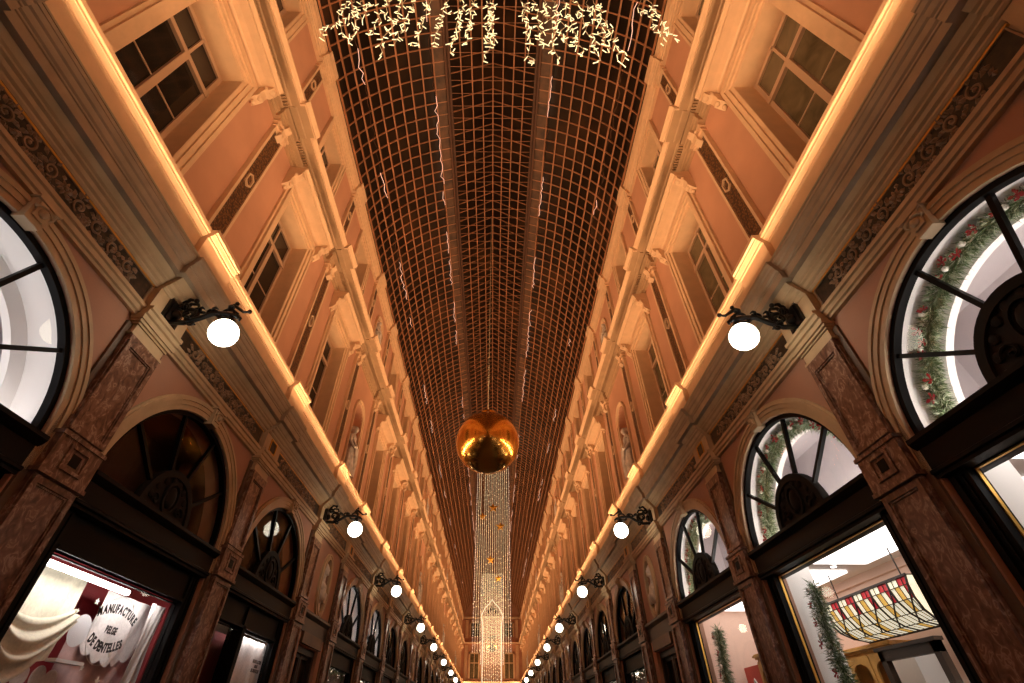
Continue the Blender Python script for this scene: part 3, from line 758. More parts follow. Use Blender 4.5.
# ================================================================ wall lamps
def spiral(cu, cz, r0, turns, start, flip, n=26, rend=.25):
    return [(cu + flip * r0 * (1 - (1 - rend) * i / n) * cos(start + turns * 2 * pi * i / n), cz + r0 * (1 - (1 - rend) * i / n) * sin(start + turns * 2 * pi * i / n)) for i in range(n + 1)]
def lamp_meshes(s):
    # local: d outwards from the wall face, z up; u thin
    pl = MB(s); pl.box(-.14, .14, .0, .035, -.17, .19); pl.box(-.11, .11, .035, .055, -.13, .15); pl.ball((0, .06, .0), .07, 10, 6)
    a = MB(s)
    _tb = a.tube
    a.tube = lambda pts, r, n=6, close=False, taper=None: _tb([(u, d * 1.12, z) for u, d, z in pts], r * 1.5, n, close, taper)
    def curve(pts, r=.016, taper=True):
        n = len(pts); a.tube([(0, d, z) for d, z in pts], r, 7, taper=[1 - .45 * i / (n - 1) if taper else 1 for i in range(n)])
    a.tube([(0, .03, -.12), (0, .20, -.13), (0, .33, -.06), (0, .46, .03), (0, .60, .03), (0, .76, -.02)], .022, 8)     # main stem
    curve(spiral(.20, .02, .115, 1.35, -1.6, 1)); curve(spiral(.20, .02, .085, 1.0, 1.2, -1), .02)
    curve(spiral(.62, .04, .10, 1.4, -2.6, 1)); curve(spiral(.43, .07, .055, 1.2, 2.9, -1), .014)
    curve(spiral(.28, -.13, .045, 1.2, 1.6, 1), .014); curve(spiral(.10, .14, .06, 1.2, -.4, -1), .018)
    curve([(.10, .10), (.16, .20), (.24, .19), (.27, .13), (.23, .11)], .018)
    curve([(.06, .2), (.12, .28), (.19, .26)], .02)
    curve([(.62, .14), (.68, .16), (.74, .11), (.80, .06), (.86, .07)], .018); curve([(.66, .13), (.64, .19), (.68, .21)], .014)
    curve([(.76, -.02), (.80, -.05), (.79, -.09)], .016)
    for sg in (-1, 1):                                          # leaves curling to both sides
        for d, z, L in ((.12, .1, .09), (.2, -.1, .07), (.45, .06, .07), (.62, .1, .07), (.3, .06, .07)):
            a.tube([(0, d, z), (sg * L * .6, d + .02, z + .03), (sg * L, d + .06, z + .01), (sg * L * .8, d + .09, z - .01)], .014, 6, taper=[1, 1, .8, .4])
    a.ball((0, .97, .07), .03, 8, 6); a.ball((0, .76, .21), .028, 8, 6); a.ball((0, .22, .255), .034, 8, 6)
    c = MB(s); c.lathe([(.03, .0), (.055, -.01), (.075, -.04), (.085, -.075), (.08, -.09)], 0, .78, 16, z0=-.06); c.tube([(0, .78, .02), (0, .78, -.06)], .016, 8)
    g = MB(s); prof = [(.02, .002), (.07, 0)]; R = .168
    prof = [(max(.004, R * sin(t) * (1 + .06 * cos(t) * -1)), -.14 - R + R * 1.04 * cos(t) + .0) for t in [.42 + (pi - .43) * i / 16 for i in range(17)]]
    g.lathe(prof, 0, .78, 28, z0=.02)
    return pl.mesh('wall_plate', 'iron', angle=35), a.mesh('scroll_arm', 'iron', smooth=True), c.mesh('lamp_collar', 'iron', angle=35), g.mesh('globe_shade', 'globe', smooth=True)
for s in (-1, 1):
    n = 0
    for i, pu in enumerate(PIL[:-1]):
        if i % 2 == 0 or pu < 3: 
            pass
        idx = i - PIL.index(min(PIL, key=lambda p: abs(p - 4.2)))
        if idx % 2 or pu < -4: continue
        L = lamp_meshes(s) if ('lamp', s) not in MC else MC[('lamp', s)]; MC[('lamp', s)] = L
        r = empty('wall_lamp', (s * (W - .13), pu, 5.61))
        if pu > 0:
            n += 1
        tag(r, ('globe wall lamp on a black scrolled iron bracket, %s from the camera, %s' % (ORD[n], SIDE[s])) if pu > 0 else 'globe wall lamp behind the camera on the ' + SIDE[s], 'lamp', 'globe lamps along the cornice')
        obj('wall_plate', L[0], (0, 0, 0), r); obj('scroll_arm', L[1], (0, 0, 0), r); obj('lamp_collar', L[2], (0, 0, 0), r); obj('globe_shade', L[3], (0, 0, 0), r)
# ================================================================ cornice light strips (behind the corona, lighting the upper floors)
def area(name, loc, sx, sy, power, col, normal, spread=180):
    l = bpy.data.lights.new(name, 'AREA'); l.shape = 'RECTANGLE'; l.size = sx; l.size_y = sy; l.energy = power; l.color = col; l.spread = radians(spread)
    o = bpy.data.objects.new(name, l); C.objects.link(o); o.location = loc
    z = -Vector(normal).normalized(); yv = Vector((0, 1, 0)); xv = yv.cross(z)
    o.rotation_euler = Matrix((xv, yv, z)).transposed().to_euler(); return o
LED = (1, .575, .275)
P_STRIP_ACROSS, P_STRIP_UP = 2750, 420
for s in (-1, 1):
    m = MB(s); m.box(YB, Y1 - .3, .33, .40, 6.265, 6.29)
    o = obj('strip_light_housing', m.mesh('led_housing', 'cable'), (s * W, 0, 0)); tag(o, 'slim light strip lying on top of the first cornice, ' + SIDE[s], 'light fitting', 'cornice light strips')
    yc, ln = (YB + Y1) / 2, Y1 - YB - .4
    def strip(nm, loc, nrm, pw, wd=.04, spread=180):
        l = bpy.data.lights.new(nm, 'AREA'); l.shape = 'RECTANGLE'; l.size = wd; l.size_y = ln; l.energy = pw; l.color = LED; l.spread = radians(spread)
        q = bpy.data.objects.new(nm, l); C.objects.link(q); q.location = loc
        z = -Vector(nrm).normalized(); yv = Vector((0, 1, 0)); xv = yv.cross(z)      # light's local Y lies along the gallery
        q.rotation_euler = Matrix((xv, yv, z)).transposed().to_euler()
    strip('led_across', (s * (W - .37), yc, 6.33), (-s * .75, 0, .66), P_STRIP_ACROSS, .04, 96)
    strip('led_up', (s * (W - .42), yc, 6.31), (s * .03, 0, 1), P_STRIP_UP, .03, 56)
area('led_end', (0, Y1 - .45, 6.31), 7.4, .04, 60, LED, (0, 0, 1))
# ================================================================ roof string lights
for nm, x, dn in (('inner', -1.80, 0), ('outer', -3.50, 1), ('inner', 1.80, 2), ('outer', 3.50, 3)):
    rnd = random.Random(11 + dn); m = MB(); y = 3.0; base = vp(x) - .10; pts = []; on = []; lit = 0; state = False
    while y < 60:
        if lit <= 0:
            state = rnd.random() < (.55 if abs(x) < 2 else .25); lit = rnd.randint(2, 8)
        lit -= 1; pts.append((x + rnd.uniform(-.05, .05), y, base + rnd.uniform(-.04, .04) - (.12 if abs(x) > 3 else 0))); on.append(state); y += .15
    m.tube(pts, .008, 4)
    for f in range(len(m.f) - 2): m.mi[f] = 1 if on[min(len(on) - 1, f // 4)] else 0
    o = obj('string_light', m.mesh('string_light', ['roof_band', 'roof_string']), (0, 0, 0)); tag(o, 'loose string of tiny lights under the roof glass, %s line on the %s' % (nm, SIDE[-1 if x < 0 else 1]), 'string light', 'string lights trailing under the roof')
# ================================================================ icicle lights overhead
cy_ = 2.05
cab = MB(); cab.tube([(-3.75, cy_, 12.0), (-2, cy_, 11.85), (0, cy_, 11.8), (2, cy_, 11.85), (3.75, cy_, 12.0)], .012, 6)
tag(obj('suspension_cable', cab.mesh('suspension_cable', 'cable')), 'cable across the gallery carrying the overhead icicle lights', 'cable')
lanes = [(-2.28, 8.72), (-2.08, 8.9), (-1.90, 8.62), (-1.62, 8.85), (-1.40, 8.18), (-1.22, 8.5), (-.98, 8.35), (-.70, 8.45), (-.45, 8.25), (-.28, 8.55), (.0, 8.05), (.05, 8.6), (.55, 8.0), (.72, 8.5), (.90, 8.05), (1.06, 8.5), (1.22, 8.12), (1.42, 8.05), (1.60, 8.35), (1.74, 7.98), (2.45, 8.72), (2.62, 8.95)]
for i, (x, zb) in enumerate(lanes):
    rnd = random.Random(50 + i)
    zt = 11.82 + .05 * abs(x) / 2
    pts = []; z = zt; xx, yy = x, cy_
    while z > zb:
        pts.append((xx - x, yy - cy_, z - zt)); z -= .10; xx = x + rnd.uniform(-.05, .05); yy = cy_ + rnd.uniform(-.05, .05)
    m = MB(); m.tube(pts, .0055, 4)
    r = obj('icicle_light', m.mesh('icicle_cable', 'cable'), (x, cy_, zt))
    tag(r, 'hanging icicle light strand of pale tube bulbs, %s across from the lace-shop side' % ORD[i + 1], 'icicle light', 'icicle lights hung over the gallery')
    for p_ in pts[1:]:
        if zt + p_[2] > 10.6: continue
        for _ in range(2 if rnd.random() < .25 else 1):
            a = rnd.uniform(0, 2 * pi); b = MB(); L = rnd.uniform(.055, .08)
            d = Vector((cos(a), sin(a) * .6, rnd.uniform(-.9, .3))).normalized() * L
            p0 = Vector(p_); b.tube([p0, p0 + d * .25, p0 + d], .0065, 5)
            obj('bulb', b.mesh('icicle_bulb', 'bulb_icicle'), (0, 0, 0), r)
# ================================================================ golden ball
def golden_ball(x, y, z, r, lab):
    root = empty('hanging_bauble', (x, y, z)); tag(root, lab, 'ornament', 'golden hanging baubles')
    m = MB(); m.ball((0, 0, 0), r, 48, 32, (1, 1, .97)); obj('gold_globe', m.mesh('gold_globe', 'gold_ball', smooth=True), (0, 0, 0), root)
    c = MB(); c.lathe([(r * .26, r * .90), (r * .26, r * 1.06), (r * .22, r * 1.10), (.04, r * 1.12)], 0, 0, 24); obj('cap', c.mesh('bauble_cap', 'gold_ball', angle=30), (0, 0, 0), root)
    t = MB(); t.tube([(0, 0, r * 1.1), (0, 0, 17.9 - z)], .012, 5); obj('cable', t.mesh('bauble_cable', 'cable'), (0, 0, 0), root)
golden_ball(-.05, 11.0, 7.50, .84, 'large golden bauble hanging in the middle of the gallery in front of the light curtain')
golden_ball(.06, 60.0, 9.2, .80, 'distant golden bauble hanging beyond the gabled light frame')
# ================================================================ light curtains
def light_curtain(y, x0, x1, zt, zb, n, lab, seed, size=.018, gap=.36):
    rnd = random.Random(seed)
    root = empty('light_curtain', (0, y, zt)); tag(root, lab, 'light curtain', 'curtains of fairy lights')
    r = MB(); r.tube([(x0, 0, 0), ((x0 + x1) / 2, 0, .0), (x1, 0, 0)], .02, 6)
    for x in (x0, x1): r.tube([(x, 0, 0), (x, 0, max(.1, vp(x) - zt))], .008, 4)
    obj('top_rail', r.mesh('curtain_rail', 'cable'), (0, 0, 0), root)
    for k in range(n):
        x = x0 + (x1 - x0) * k / (n - 1); edge = k in (0, n - 1)
        m = MB(); z = -rnd.uniform(0, .1); m.tube([(x, 0, 0), (x, 0, zb - zt)], .004, 3)
        while z > zb - zt:
            m.octa((x + rnd.uniform(-.02, .02) * (1.5 if edge else 1), rnd.uniform(-.02, .02), z), size * (1.5 if edge else 1) * rnd.uniform(.7, 1.2))
            z -= (gap * .45 if edge else gap) * rnd.uniform(.7, 1.3)
        obj('light_strand', m.mesh('light_strand', 'bulb_warm' if not edge else 'bulb_pale'), (0, 0, 0), root)
light_curtain(32, -1.06, 1.20, 16.9, 5.2, 17, 'tall wide curtain of fairy lights hanging from the roof behind the golden bauble', 1)
light_curtain(52, -1.0, 1.15, 14.3, 6.5, 18, 'second curtain of fairy lights hanging farther down the gallery', 2, .022, .2)
def star(x, y, z, r, i):
    m = MB(); pts = []
    for k in range(10):
        a = pi / 2 + k * pi / 5; rr = r if k % 2 == 0 else r * .42
        pts.append((rr * cos(a), rr * sin(a)))
    A = [m.p(a, -.02, b) for a, b in pts]; B = [m.p(a, .02, b) for a, b in pts]; f = m.p(0, -.07, 0); b_ = m.p(0, .07, 0)
    for k in range(10): m.face((A[k], A[(k + 1) % 10], f)); m.face((B[(k + 1) % 10], B[k], b_)); m.face((A[k], B[k], B[(k + 1) % 10], A[(k + 1) % 10]))
    o = obj('star_ornament', m.mesh('star', 'gold_star'), (x, y, z)); tag(o, 'gold star hanging in front of the light curtain, %s from the top' % ORD[i], 'star', 'gold stars on the light curtain')
    t = MB(); t.tube([(0, 0, r), (0, 0, 17.2 - z)], .006, 4); obj('thread', t.mesh('star_thread', 'cable'), (0, 0, 0), o)
for i, (x, z, r) in enumerate([(.10, 13.45, .34), (-.62, 12.85, .26), (.58, 12.2, .32), (-.05, 10.1, .28), (.45, 9.0, .24)]): star(x, 31.4, z, r, i + 1)
def gable():
    y = 45; root = empty('gabled_light_frame', (0, y, 5)); tag(root, 'house-shaped light frame with a pointed gable and glittering strands, far down the gallery', 'light decoration')
    m = MB(); P = [(-.72, -3.6), (-.72, 4.3), (-.66, 4.45)]
    pts = [(-.72, 0, -3.5), (-.72, 0, 0), (-.72, 0, 3.5), (-.86, 0, 4.35), (-.5, 0, 4.95), (-.2, 0, 5.2), (.06, 0, 5.55), (.32, 0, 5.2), (.62, 0, 4.95), (.98, 0, 4.35), (.84, 0, 3.5), (.84, 0, 0), (.84, 0, -3.5)]
    m.tube(pts, .028, 6); obj('outline_tube', m.mesh('gable_tube', 'bulb_pale'), (0, 0, 0), root)
    rnd = random.Random(4)
    for k in range(11):
        x = -.66 + 1.44 * k / 10; b = MB(); z = 4.2; b.tube([(x, 0, 4.3), (x, 0, -3.5)], .004, 3)
        while z > -3.5:
            b.octa((x + rnd.uniform(-.02, .02), 0, z), .026 * rnd.uniform(.7, 1.2)); z -= rnd.uniform(.16, .32)
        obj('light_strand', b.mesh('gable_strand', 'bulb_warm'), (0, 0, 0), root)
    for k in range(5):
        t = MB(); x = .06 + (k - 2) * .16; t.ball((x, 0, 4.62 + .12 * (2 - abs(k - 2))), .07, 8, 6, (1, 1, 2.2)); obj('gold_drop', t.mesh('gable_drop', 'dark_wood'), (0, 0, 0), root)
    t = MB(); t.tube([(.06, 0, 5.55), (.06, 0, 12.5)], .01, 4); obj('cable', t.mesh('gable_cable', 'cable'), (0, 0, 0), root)
gable()
#SHOPS
# ================================================================ shops behind the glass
def arr(name, me, loc, parent=None): return obj(name, me, loc, parent)
def bx(lst, mat, name, s=None):
    m = MB(s)
    for b in lst: m.box(*b)
    return m.mesh(name, mat)
# ---- sweet-shop interior on the garlanded side: one room through three arches
ya, yb = -2.86 + .1, 11.26 - .1
XB = 6.25
tag(obj('wall_shop', bx([(ya, yb, -(XB - W) - .1, -(XB - W), 0, 3.62), (ya, ya + .08, -(XB - W), -.36, 0, 3.62), (yb, yb + .08, -(XB - W), -.36, 0, 3.62)], 'shop_pink', 'shop_wall', 1), (W, 0, 0)), 'pale pink back wall inside the garlanded shop', 'wall', kind='structure')
tag(obj('ceiling_shop', bx([(ya, yb, -(XB - W), -.36, 3.62, 3.72)], 'shop_white', 'shop_ceiling', 1), (W, 0, 0)), 'white ceiling inside the garlanded shop', 'ceiling', kind='structure')
tag(obj(num('trim'), bx([(ya, yb, -(XB - W) - .0, -(XB - W) + .05, 3.50, 3.62)], 'shop_pink', 'shop_cornice', 1), (W, 0, 0)), 'thin moulding under the shop ceiling', 'moulding', kind='structure')
for i, pu in enumerate([p for p in PIL if -2 < p < 11]):
    tag(obj(num('trim'), bx([(pu - .33, pu + .33, -.78, -.36, 0, 3.62)], 'shop_white', 'shop_pier', 1), (W, 0, 0)), 'white pier between the shop windows, %s of three' % ORD[i + 1], 'pier', kind='structure')
# ---- rooms behind the fanlights
def mezz(s, mat, mat2, wd=3.2, dep=1.25):
    m = MB(s); h = wd / 2
    m.box(-h, h, -dep - .05, -dep, 3.72, 5.25); m.box(-h, -h + .04, -dep, -.36, 3.72, 5.25); m.box(h - .04, h, -dep, -.36, 3.72, 5.25)
    m.box(-h, h, -dep, -.36, 5.2, 5.25); m.cur = 1; m.box(-h, h, -dep, -.36, 3.66, 3.72)
    return m.mesh('mezzanine_box', [mat, mat2])
def inner_arch(s):
    m = MB(s); m.ring(0, ZS, 1.22, 1.50, -.50, -.42, 0, 180, 40); m.ring(0, ZS, 1.375, 1.402, -.43, -.10, 0, 180, 40)
    return m.mesh('inner_arch', 'shop_white', angle=35)
KIND = {}
for s in (-1, 1):
    n = 0
    for uc, w, k in BAYS:
        if k != 'A': continue
        n += 1
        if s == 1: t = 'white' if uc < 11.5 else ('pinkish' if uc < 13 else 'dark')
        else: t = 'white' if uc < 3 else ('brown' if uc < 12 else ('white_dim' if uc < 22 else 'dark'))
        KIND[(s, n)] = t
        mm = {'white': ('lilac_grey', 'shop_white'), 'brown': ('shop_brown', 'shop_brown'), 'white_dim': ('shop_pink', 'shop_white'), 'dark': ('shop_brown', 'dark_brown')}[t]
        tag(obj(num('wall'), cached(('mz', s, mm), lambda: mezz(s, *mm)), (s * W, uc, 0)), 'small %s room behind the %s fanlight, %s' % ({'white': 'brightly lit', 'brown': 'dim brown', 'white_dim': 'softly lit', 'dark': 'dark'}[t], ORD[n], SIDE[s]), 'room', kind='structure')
        if t in ('white', 'white_dim'):
            tag(obj(num('trim'), cached(('ia', s), lambda: inner_arch(s)), (s * W, uc, 0)), 'white inner arch band behind the %s fanlight, %s' % (ORD[n], SIDE[s]), 'arch', kind='structure')
            cc = (1, .93, .88) if s == 1 else (.97, .97, 1); q = (1 if s == 1 else .5) if t == 'white' else .16
            area('fan_edge_fill', (s * (W + .20), uc, 3.74), .06, 2.5, 24 * q, cc, (s * .5, 0, 1)); area('fan_room_light', (s * (W + .85), uc, 3.76), .3, 2.2, 14 * q, cc, (0, 0, 1))  # unseen edge light added behind the glass to brighten the inner arch face
# far storefront backs
def shop_box(s, mat, zt=3.3, dep=.9):
    m = MB(s); m.box(-1.38, 1.38, -dep - .05, -dep, 0, zt); m.box(-1.38, 1.38, -dep, -.31, zt, zt + .04); m.box(-1.38, 1.38, -dep, -.31, 0, .5)
    for a, b in ((-1.40, -1.36), (1.36, 1.40)): m.box(a, b, -dep, -.31, 0, zt)
    return m.mesh('shop_box', mat)
for s in (-1, 1):
    n = 0
    for uc, w, k in BAYS:
        if k != 'A': continue
        n += 1
        if s == 1 and uc < 11: continue
        mt = 'shop_brown' if not (s == -1 and 0 < uc < 3) else 'black_matte'
        if s == -1 and 4 < uc < 8: mt = 'display_red'
        tag(obj(num('wall'), cached(('sb', s, mt), lambda: shop_box(s, mt)), (s * W, uc, 0)), 'shallow display space behind the %s shop window, %s' % (ORD[n], SIDE[s]), 'display space', kind='structure')
# ---- glowing panels added to light the sweet shop and whiten its ceiling
for uc in (-1.1, 2.43, 5.97, 9.5):
    tag(obj('ceiling_panel', bx([(-1.52, 1.52, -1.75, -.40, 3.58, 3.62)], 'panel_lamp', 'ceiling_panel', 1), (W, uc, 0)), 'white glowing panel added under the shop ceiling at %s' % {-1.1: 'the camera end', 2.43: 'the first arch', 5.97: 'the second arch', 9.5: 'the third arch'}[uc], 'added glow panel')
# ---- garlands
def garland(name_lab, pts, rad, seed, loc, s, nred=7, dens=1500, grp='garlands behind the shop glass'):
    rnd = random.Random(seed)
    m = MB(s); P3 = [Vector(p) for p in pts]
    L = [0]
    for a, b in zip(P3[:-1], P3[1:]): L.append(L[-1] + (b - a).length)
    def at(t):
        t *= L[-1]
        for i in range(len(P3) - 1):
            if L[i + 1] >= t: return P3[i].lerp(P3[i + 1], (t - L[i]) / (L[i + 1] - L[i] + 1e-9))
        return P3[-1].copy()
    nn = int(dens * L[-1])
    m.tube([tuple(p) for p in P3], .02, 5)
    for j in range(nn):
        m.cur = 1 if rnd.random() < .38 else 0
        c = at(rnd.random()); d = Vector((rnd.gauss(0, 1), rnd.gauss(0, 1), rnd.gauss(0, 1))).normalized()
        r0 = rnd.uniform(0, .55) * rad; r1 = r0 + rnd.uniform(.35, .6) * rad
        sd = d.cross(Vector((rnd.random(), rnd.random(), rnd.random()))).normalized() * .006
        a = c + d * r0; b = c + d * r1 + Vector((0, 0, -.01))
        i = [m.p(*(a - sd)), m.p(*(a + sd)), m.p(*b)]; m.face(i)
    root = obj('garland', m.mesh('garland_needles', ['needles', 'needles_frost']), loc)
    tag(root, name_lab, 'garland', grp)
    for j in range(nred):
        c = at((j + .5 + rnd.uniform(-.25, .25)) / nred) + Vector((rnd.uniform(-.4, .4) * rad, rad * .55 * (1), rnd.uniform(-.3, .3) * rad))
        b = MB(s)
        for q in range(6):
            a = q * pi / 3 + rnd.random(); R = rnd.uniform(.03, .055)
            i = [b.p(*c), b.p(c.x + R * cos(a - .35), c.y + .012, c.z + R * sin(a - .35)), b.p(c.x + 1.25 * R * cos(a), c.y + .02, c.z + 1.25 * R * sin(a)), b.p(c.x + R * cos(a + .35), c.y + .012, c.z + R * sin(a + .35))]
            b.face(i)
        b.ball(c, .014, 6, 4); obj('red_flower', b.mesh('red_flower', 'red_cloth'), (0, 0, 0), root)
        if j % 2 == 0:
            c2 = at((j + .2) / nred) + Vector((rnd.uniform(-.5, .5) * rad, rad * .5, 0)); b = MB(s); b.ball(c2, .028, 10, 7)
            obj('bauble', b.mesh('garland_bauble', 'bauble_white', smooth=True), (0, 0, 0), root)
    return root
n = 0
for uc in (2.43, 5.97, 9.5):
    n += 1
    pts = [(1.27 * cos(radians(a)), -.29, ZS + 1.27 * sin(radians(a))) for a in range(4, 177, 8)]
    garland('green garland with red flowers arching behind the fanlight, %s shop arch on the garlanded side' % ORD[n], pts, .15, 20 + n, (W, uc, 0), 1, 20, 3000)
    pts = [(.98 + .03 * sin(z * 3), -.42 - .03 * cos(z * 4), z) for z in [3.16 - .2 * i for i in range(13)]]
    garland('hanging green garland down the window edge, %s shop window on the garlanded side' % ORD[n], pts, .17, 30 + n, (W, uc, 0), 1, 9, 2600)
# light clusters in the farther windows
def cluster(s, uc, lab, seed):
    rnd = random.Random(seed); m = MB(s)
    for q in range(700):
        u = rnd.uniform(-1.15, 1.15); z = 3.20 - abs(rnd.gauss(0, .13)) - .12 * abs(sin(u * 4)); d = -.24 + rnd.uniform(-.06, .06)
        a = rnd.uniform(0, 2 * pi); L = .07; i = [m.p(u, d, z), m.p(u + L * cos(a), d + .02, z + L * sin(a)), m.p(u + L * cos(a + .25), d, z + L * sin(a + .25))]; m.face(i)
    m.tube([(-1.15, -.24, 3.2), (0, -.24, 3.12), (1.15, -.24, 3.2)], .03, 5)
    r = obj('garland', m.mesh('cluster_needles', 'needles'), (s * W, uc, 0)); tag(r, lab, 'garland', 'lit garlands over the farther shop windows')
    for q in range(55):
        b = MB(s); u = rnd.uniform(-1.15, 1.15); z = 3.20 - abs(rnd.gauss(0, .14)) - .12 * abs(sin(u * 4)); b.octa((u, -.17 + rnd.uniform(-.02, .02), z), .014)
        obj('bulb', b.mesh('garland_bulb', 'bulb_pale'), (0, 0, 0), r)
for s in (-1, 1):
    n = 0
    for uc in (15.73, 19.25, 22.8): 
        n += 1; cluster(s, uc, 'bushy garland dotted with lights at the top of the %s far shop window, %s' % (ORD[n], SIDE[s]), 70 + n * 2 + s)
for s, uc in ((-1, 15.73), (1, 15.73), (1, 19.25)):
    area('far_window_light', (s * (W + .5), uc, 2.9), .2, 1.8, 12, (1, .92, .85), (s * .5, 0, -1))
    o = obj('window_blind', bx([(-.55, .75, -.62, -.60, .6, 2.75)], 'lace_white', 'blind', s), (s * W, uc, 0)); tag(o, 'plain white hanging cloth in the shop window under a lit garland, %s %s' % ('nearer' if uc < 16 else 'farther', SIDE[s]), 'cloth')
# ---- stained glass lamp
def stained():
    X0, y0, y1 = 5.42, 6.35, 8.45; yc = (y0 + y1) / 2
    prof = [(0, 0), (.0, -.10), (.04, -.24), (.13, -.37), (.27, -.46), (.45, -.50)]
    root = empty('stained_glass_lamp', (X0, yc, 3.16)); tag(root, 'wide barrel-shaped stained glass lamp of milk, amber and red panes hanging in the shop', 'lamp')
    N = 22; H = (y1 - y0) / 2
    def pt(i, j, off=0):
        t = -1 + 2 * j / N; shrink = 1 - .26 * (i / (len(prof) - 1)) ** 1.3 if abs(t) > .0 else 1
        return (prof[i][0] - off, t * H * (1 - (1 - shrink) * abs(t) ** 6), prof[i][1])
    rnd = random.Random(5)
    m = MB()
    for j in range(N):
        for i in range(len(prof) - 1):
            a, b, c, d = pt(i, j), pt(i, j + 1), pt(i + 1, j + 1), pt(i + 1, j)
            ph = j % 4
            m.cur = 0
            if i == 0: m.cur = 2 if ph in (0, 1) else 0
            elif i == 1: m.cur = [2, 0, 1, 0][ph]
            elif i == 2: m.cur = [0, 0, 1, 0][ph]
            elif i == 3: m.cur = 1 if ph == 3 and rnd.random() < .6 else 0
            elif rnd.random() < .18: m.cur = 1
            m.face([m.p(*q) for q in (a, b, c, d)])
    m.cur = 0
    for j in (0, N):
        m.face([m.p(*pt(i, j)) for i in range(len(prof))] + [m.p(.45, pt(0, j)[1], 0)])
    obj('glass_panes', m.mesh('stained_panes', ['milk_glass', 'amber_lit', 'ruby_lit']), (0, 0, 0), root)
    b = MB()
    for j in range(0, N + 1):
        b.tube([pt(i, j, .006) for i in range(len(prof))], .016 if j % 4 == 0 else .006, 5)
    for i in range(len(prof)): b.tube([pt(i, j, .006) for j in range(N + 1)], .022 if i == 0 else (.018 if i == len(prof) - 1 else .006), 5)
    for j in range(0, N, 4):                        # curling leads
        b.tube([pt(1, j, .008), pt(2, min(N, j + 1), .01), pt(3, min(N, j + 3), .01), pt(4, min(N, j + 5), .01)], .011, 5)
    obj('lead_ribs', b.mesh('lead_ribs', 'leaded'), (0, 0, 0), root)
    for sg in (-1, 1):
        r = MB(); r.tube([(.2, sg * H * .7, 0), (.2, sg * H * .7, .46)], .01, 5); obj('hanging_rod', r.mesh('hanging_rod', 'leaded'), (0, 0, 0), root)
    t = MB(); t.box(0, .45, -H, H, -.005, .01); obj('top_plate', t.mesh('lamp_top', 'leaded'), (0, 0, 0), root)
stained()
# ---- honey-coloured cabinets on the back wall
def cabinet(y0, y1, zt, lab, x=XB):
    root = empty('display_cabinet', (x - .42, (y0 + y1) / 2, 0)); tag(root, lab, 'cabinet', 'honey wood cabinets in the shop')
    H = (y1 - y0) / 2
    obj('carcass', bx([(0, .4, -H, H, 0, .9), (.36, .4, -H, H, .9, zt), (0, .4, -H, -H + .05, .9, zt), (0, .4, H - .05, H, .9, zt), (0, .4, -H, H, zt - .05, zt)], 'honey_wood', 'carcass'), (0, 0, 0), root)
    m = MB(); 
    for dx, z0, z1 in ((.03, zt, zt + .03), (.06, zt + .03, zt + .06), (.04, zt + .06, zt + .08)): m.box(-dx, .4, -H - dx, H + dx, z0, z1)
    obj('crown_moulding', m.mesh('crown', 'honey_wood'), (0, 0, 0), root)
    nd = max(1, round(2 * H / .62)); wd = 2 * H / nd
    for k in range(nd):
        c = -H + wd * (k + .5); d = MB(); a = wd / 2 - .01; q = a - .07; n = 12
        # door frame with arched top
        for sg in (-1, 1):
            u0, u1 = sorted((c + sg * q, c + sg * a)); d.box(-.03, 0, u0, u1, .92, zt - .04)
        d.box(-.03, 0, c - q, c + q, .92, 1.0)
        pts = [(c + q * cos(pi * i / n), zt - .26 + .13 * sin(pi * i / n)) for i in range(n + 1)]
        for (ua, za), (ub, zb) in zip(pts[:-1], pts[1:]):
            i = [d.p(x_, y_, z_) for x_, y_, z_ in ((-.03, ua, za), (-.03, ub, zb), (-.03, ub, zt - .04), (-.03, ua, zt - .04), (0, ua, za), (0, ub, zb), (0, ub, zt - .04), (0, ua, zt - .04))]
            for f in ((0, 1, 2, 3), (4, 7, 6, 5), (0, 4, 5, 1), (1, 5, 6, 2), (2, 6, 7, 3), (3, 7, 4, 0)): d.face([i[j] for j in f])
        o = obj('door', d.mesh('cabinet_door', 'honey_wood'), (0, 0, 0), root)
        kn = MB(); kn.ball((-.045, c + a - .035, 1.5), .018, 8, 6); obj('knob', kn.mesh('knob', 'gilt'), (0, 0, 0), o)
        g = MB(); g.box(-.012, -.008, c - q, c + q, 1.0, zt - .13); obj('pane', g.mesh('cab_pane', 'shop_glass'), (0, 0, 0), o)
cabinet(7.75, 9.95, 2.55, 'honey wood cabinet with arched glass doors seen under the stained glass lamp')
cabinet(9.50, 10.36, 2.66, 'small honey wood cabinet at the end of the shop beside the red poster', 5.52)
# ---- dark framed mirror stand
def mirror():
    y0, y1, X = 6.30, 7.36, 5.36
    root = empty('mirror', (X, (y0 + y1) / 2, 0)); tag(root, 'tall dark wooden framed mirror panel standing below the stained glass lamp', 'mirror')
    H = (y1 - y0) / 2
    f = MB(); f.box(-.05, .03, -H, -H + .10, 0, 2.46); f.box(-.05, .03, H - .10, H, 0, 2.46); f.box(-.05, .03, -H, H, 2.33, 2.46); f.box(-.05, .03, -H, H, 0, .15); f.box(-.07, .04, -H - .03, H + .03, 2.44, 2.48)
    obj('frame', f.mesh('mirror_frame', 'dark_wood'), (0, 0, 0), root)
    g = MB(); g.box(-.012, 0, -H + .1, H - .1, .15, 2.33); obj('mirror_glass', g.mesh('mirror_glass', 'mirror'), (0, 0, 0), root)
m_, nt_, b_ = newmat('mirror'); b_.inputs['Base Color'].default_value = (.85, .82, .80, 1); b_.inputs['Metallic'].default_value = 1; b_.inputs['Roughness'].default_value = .05
mirror()
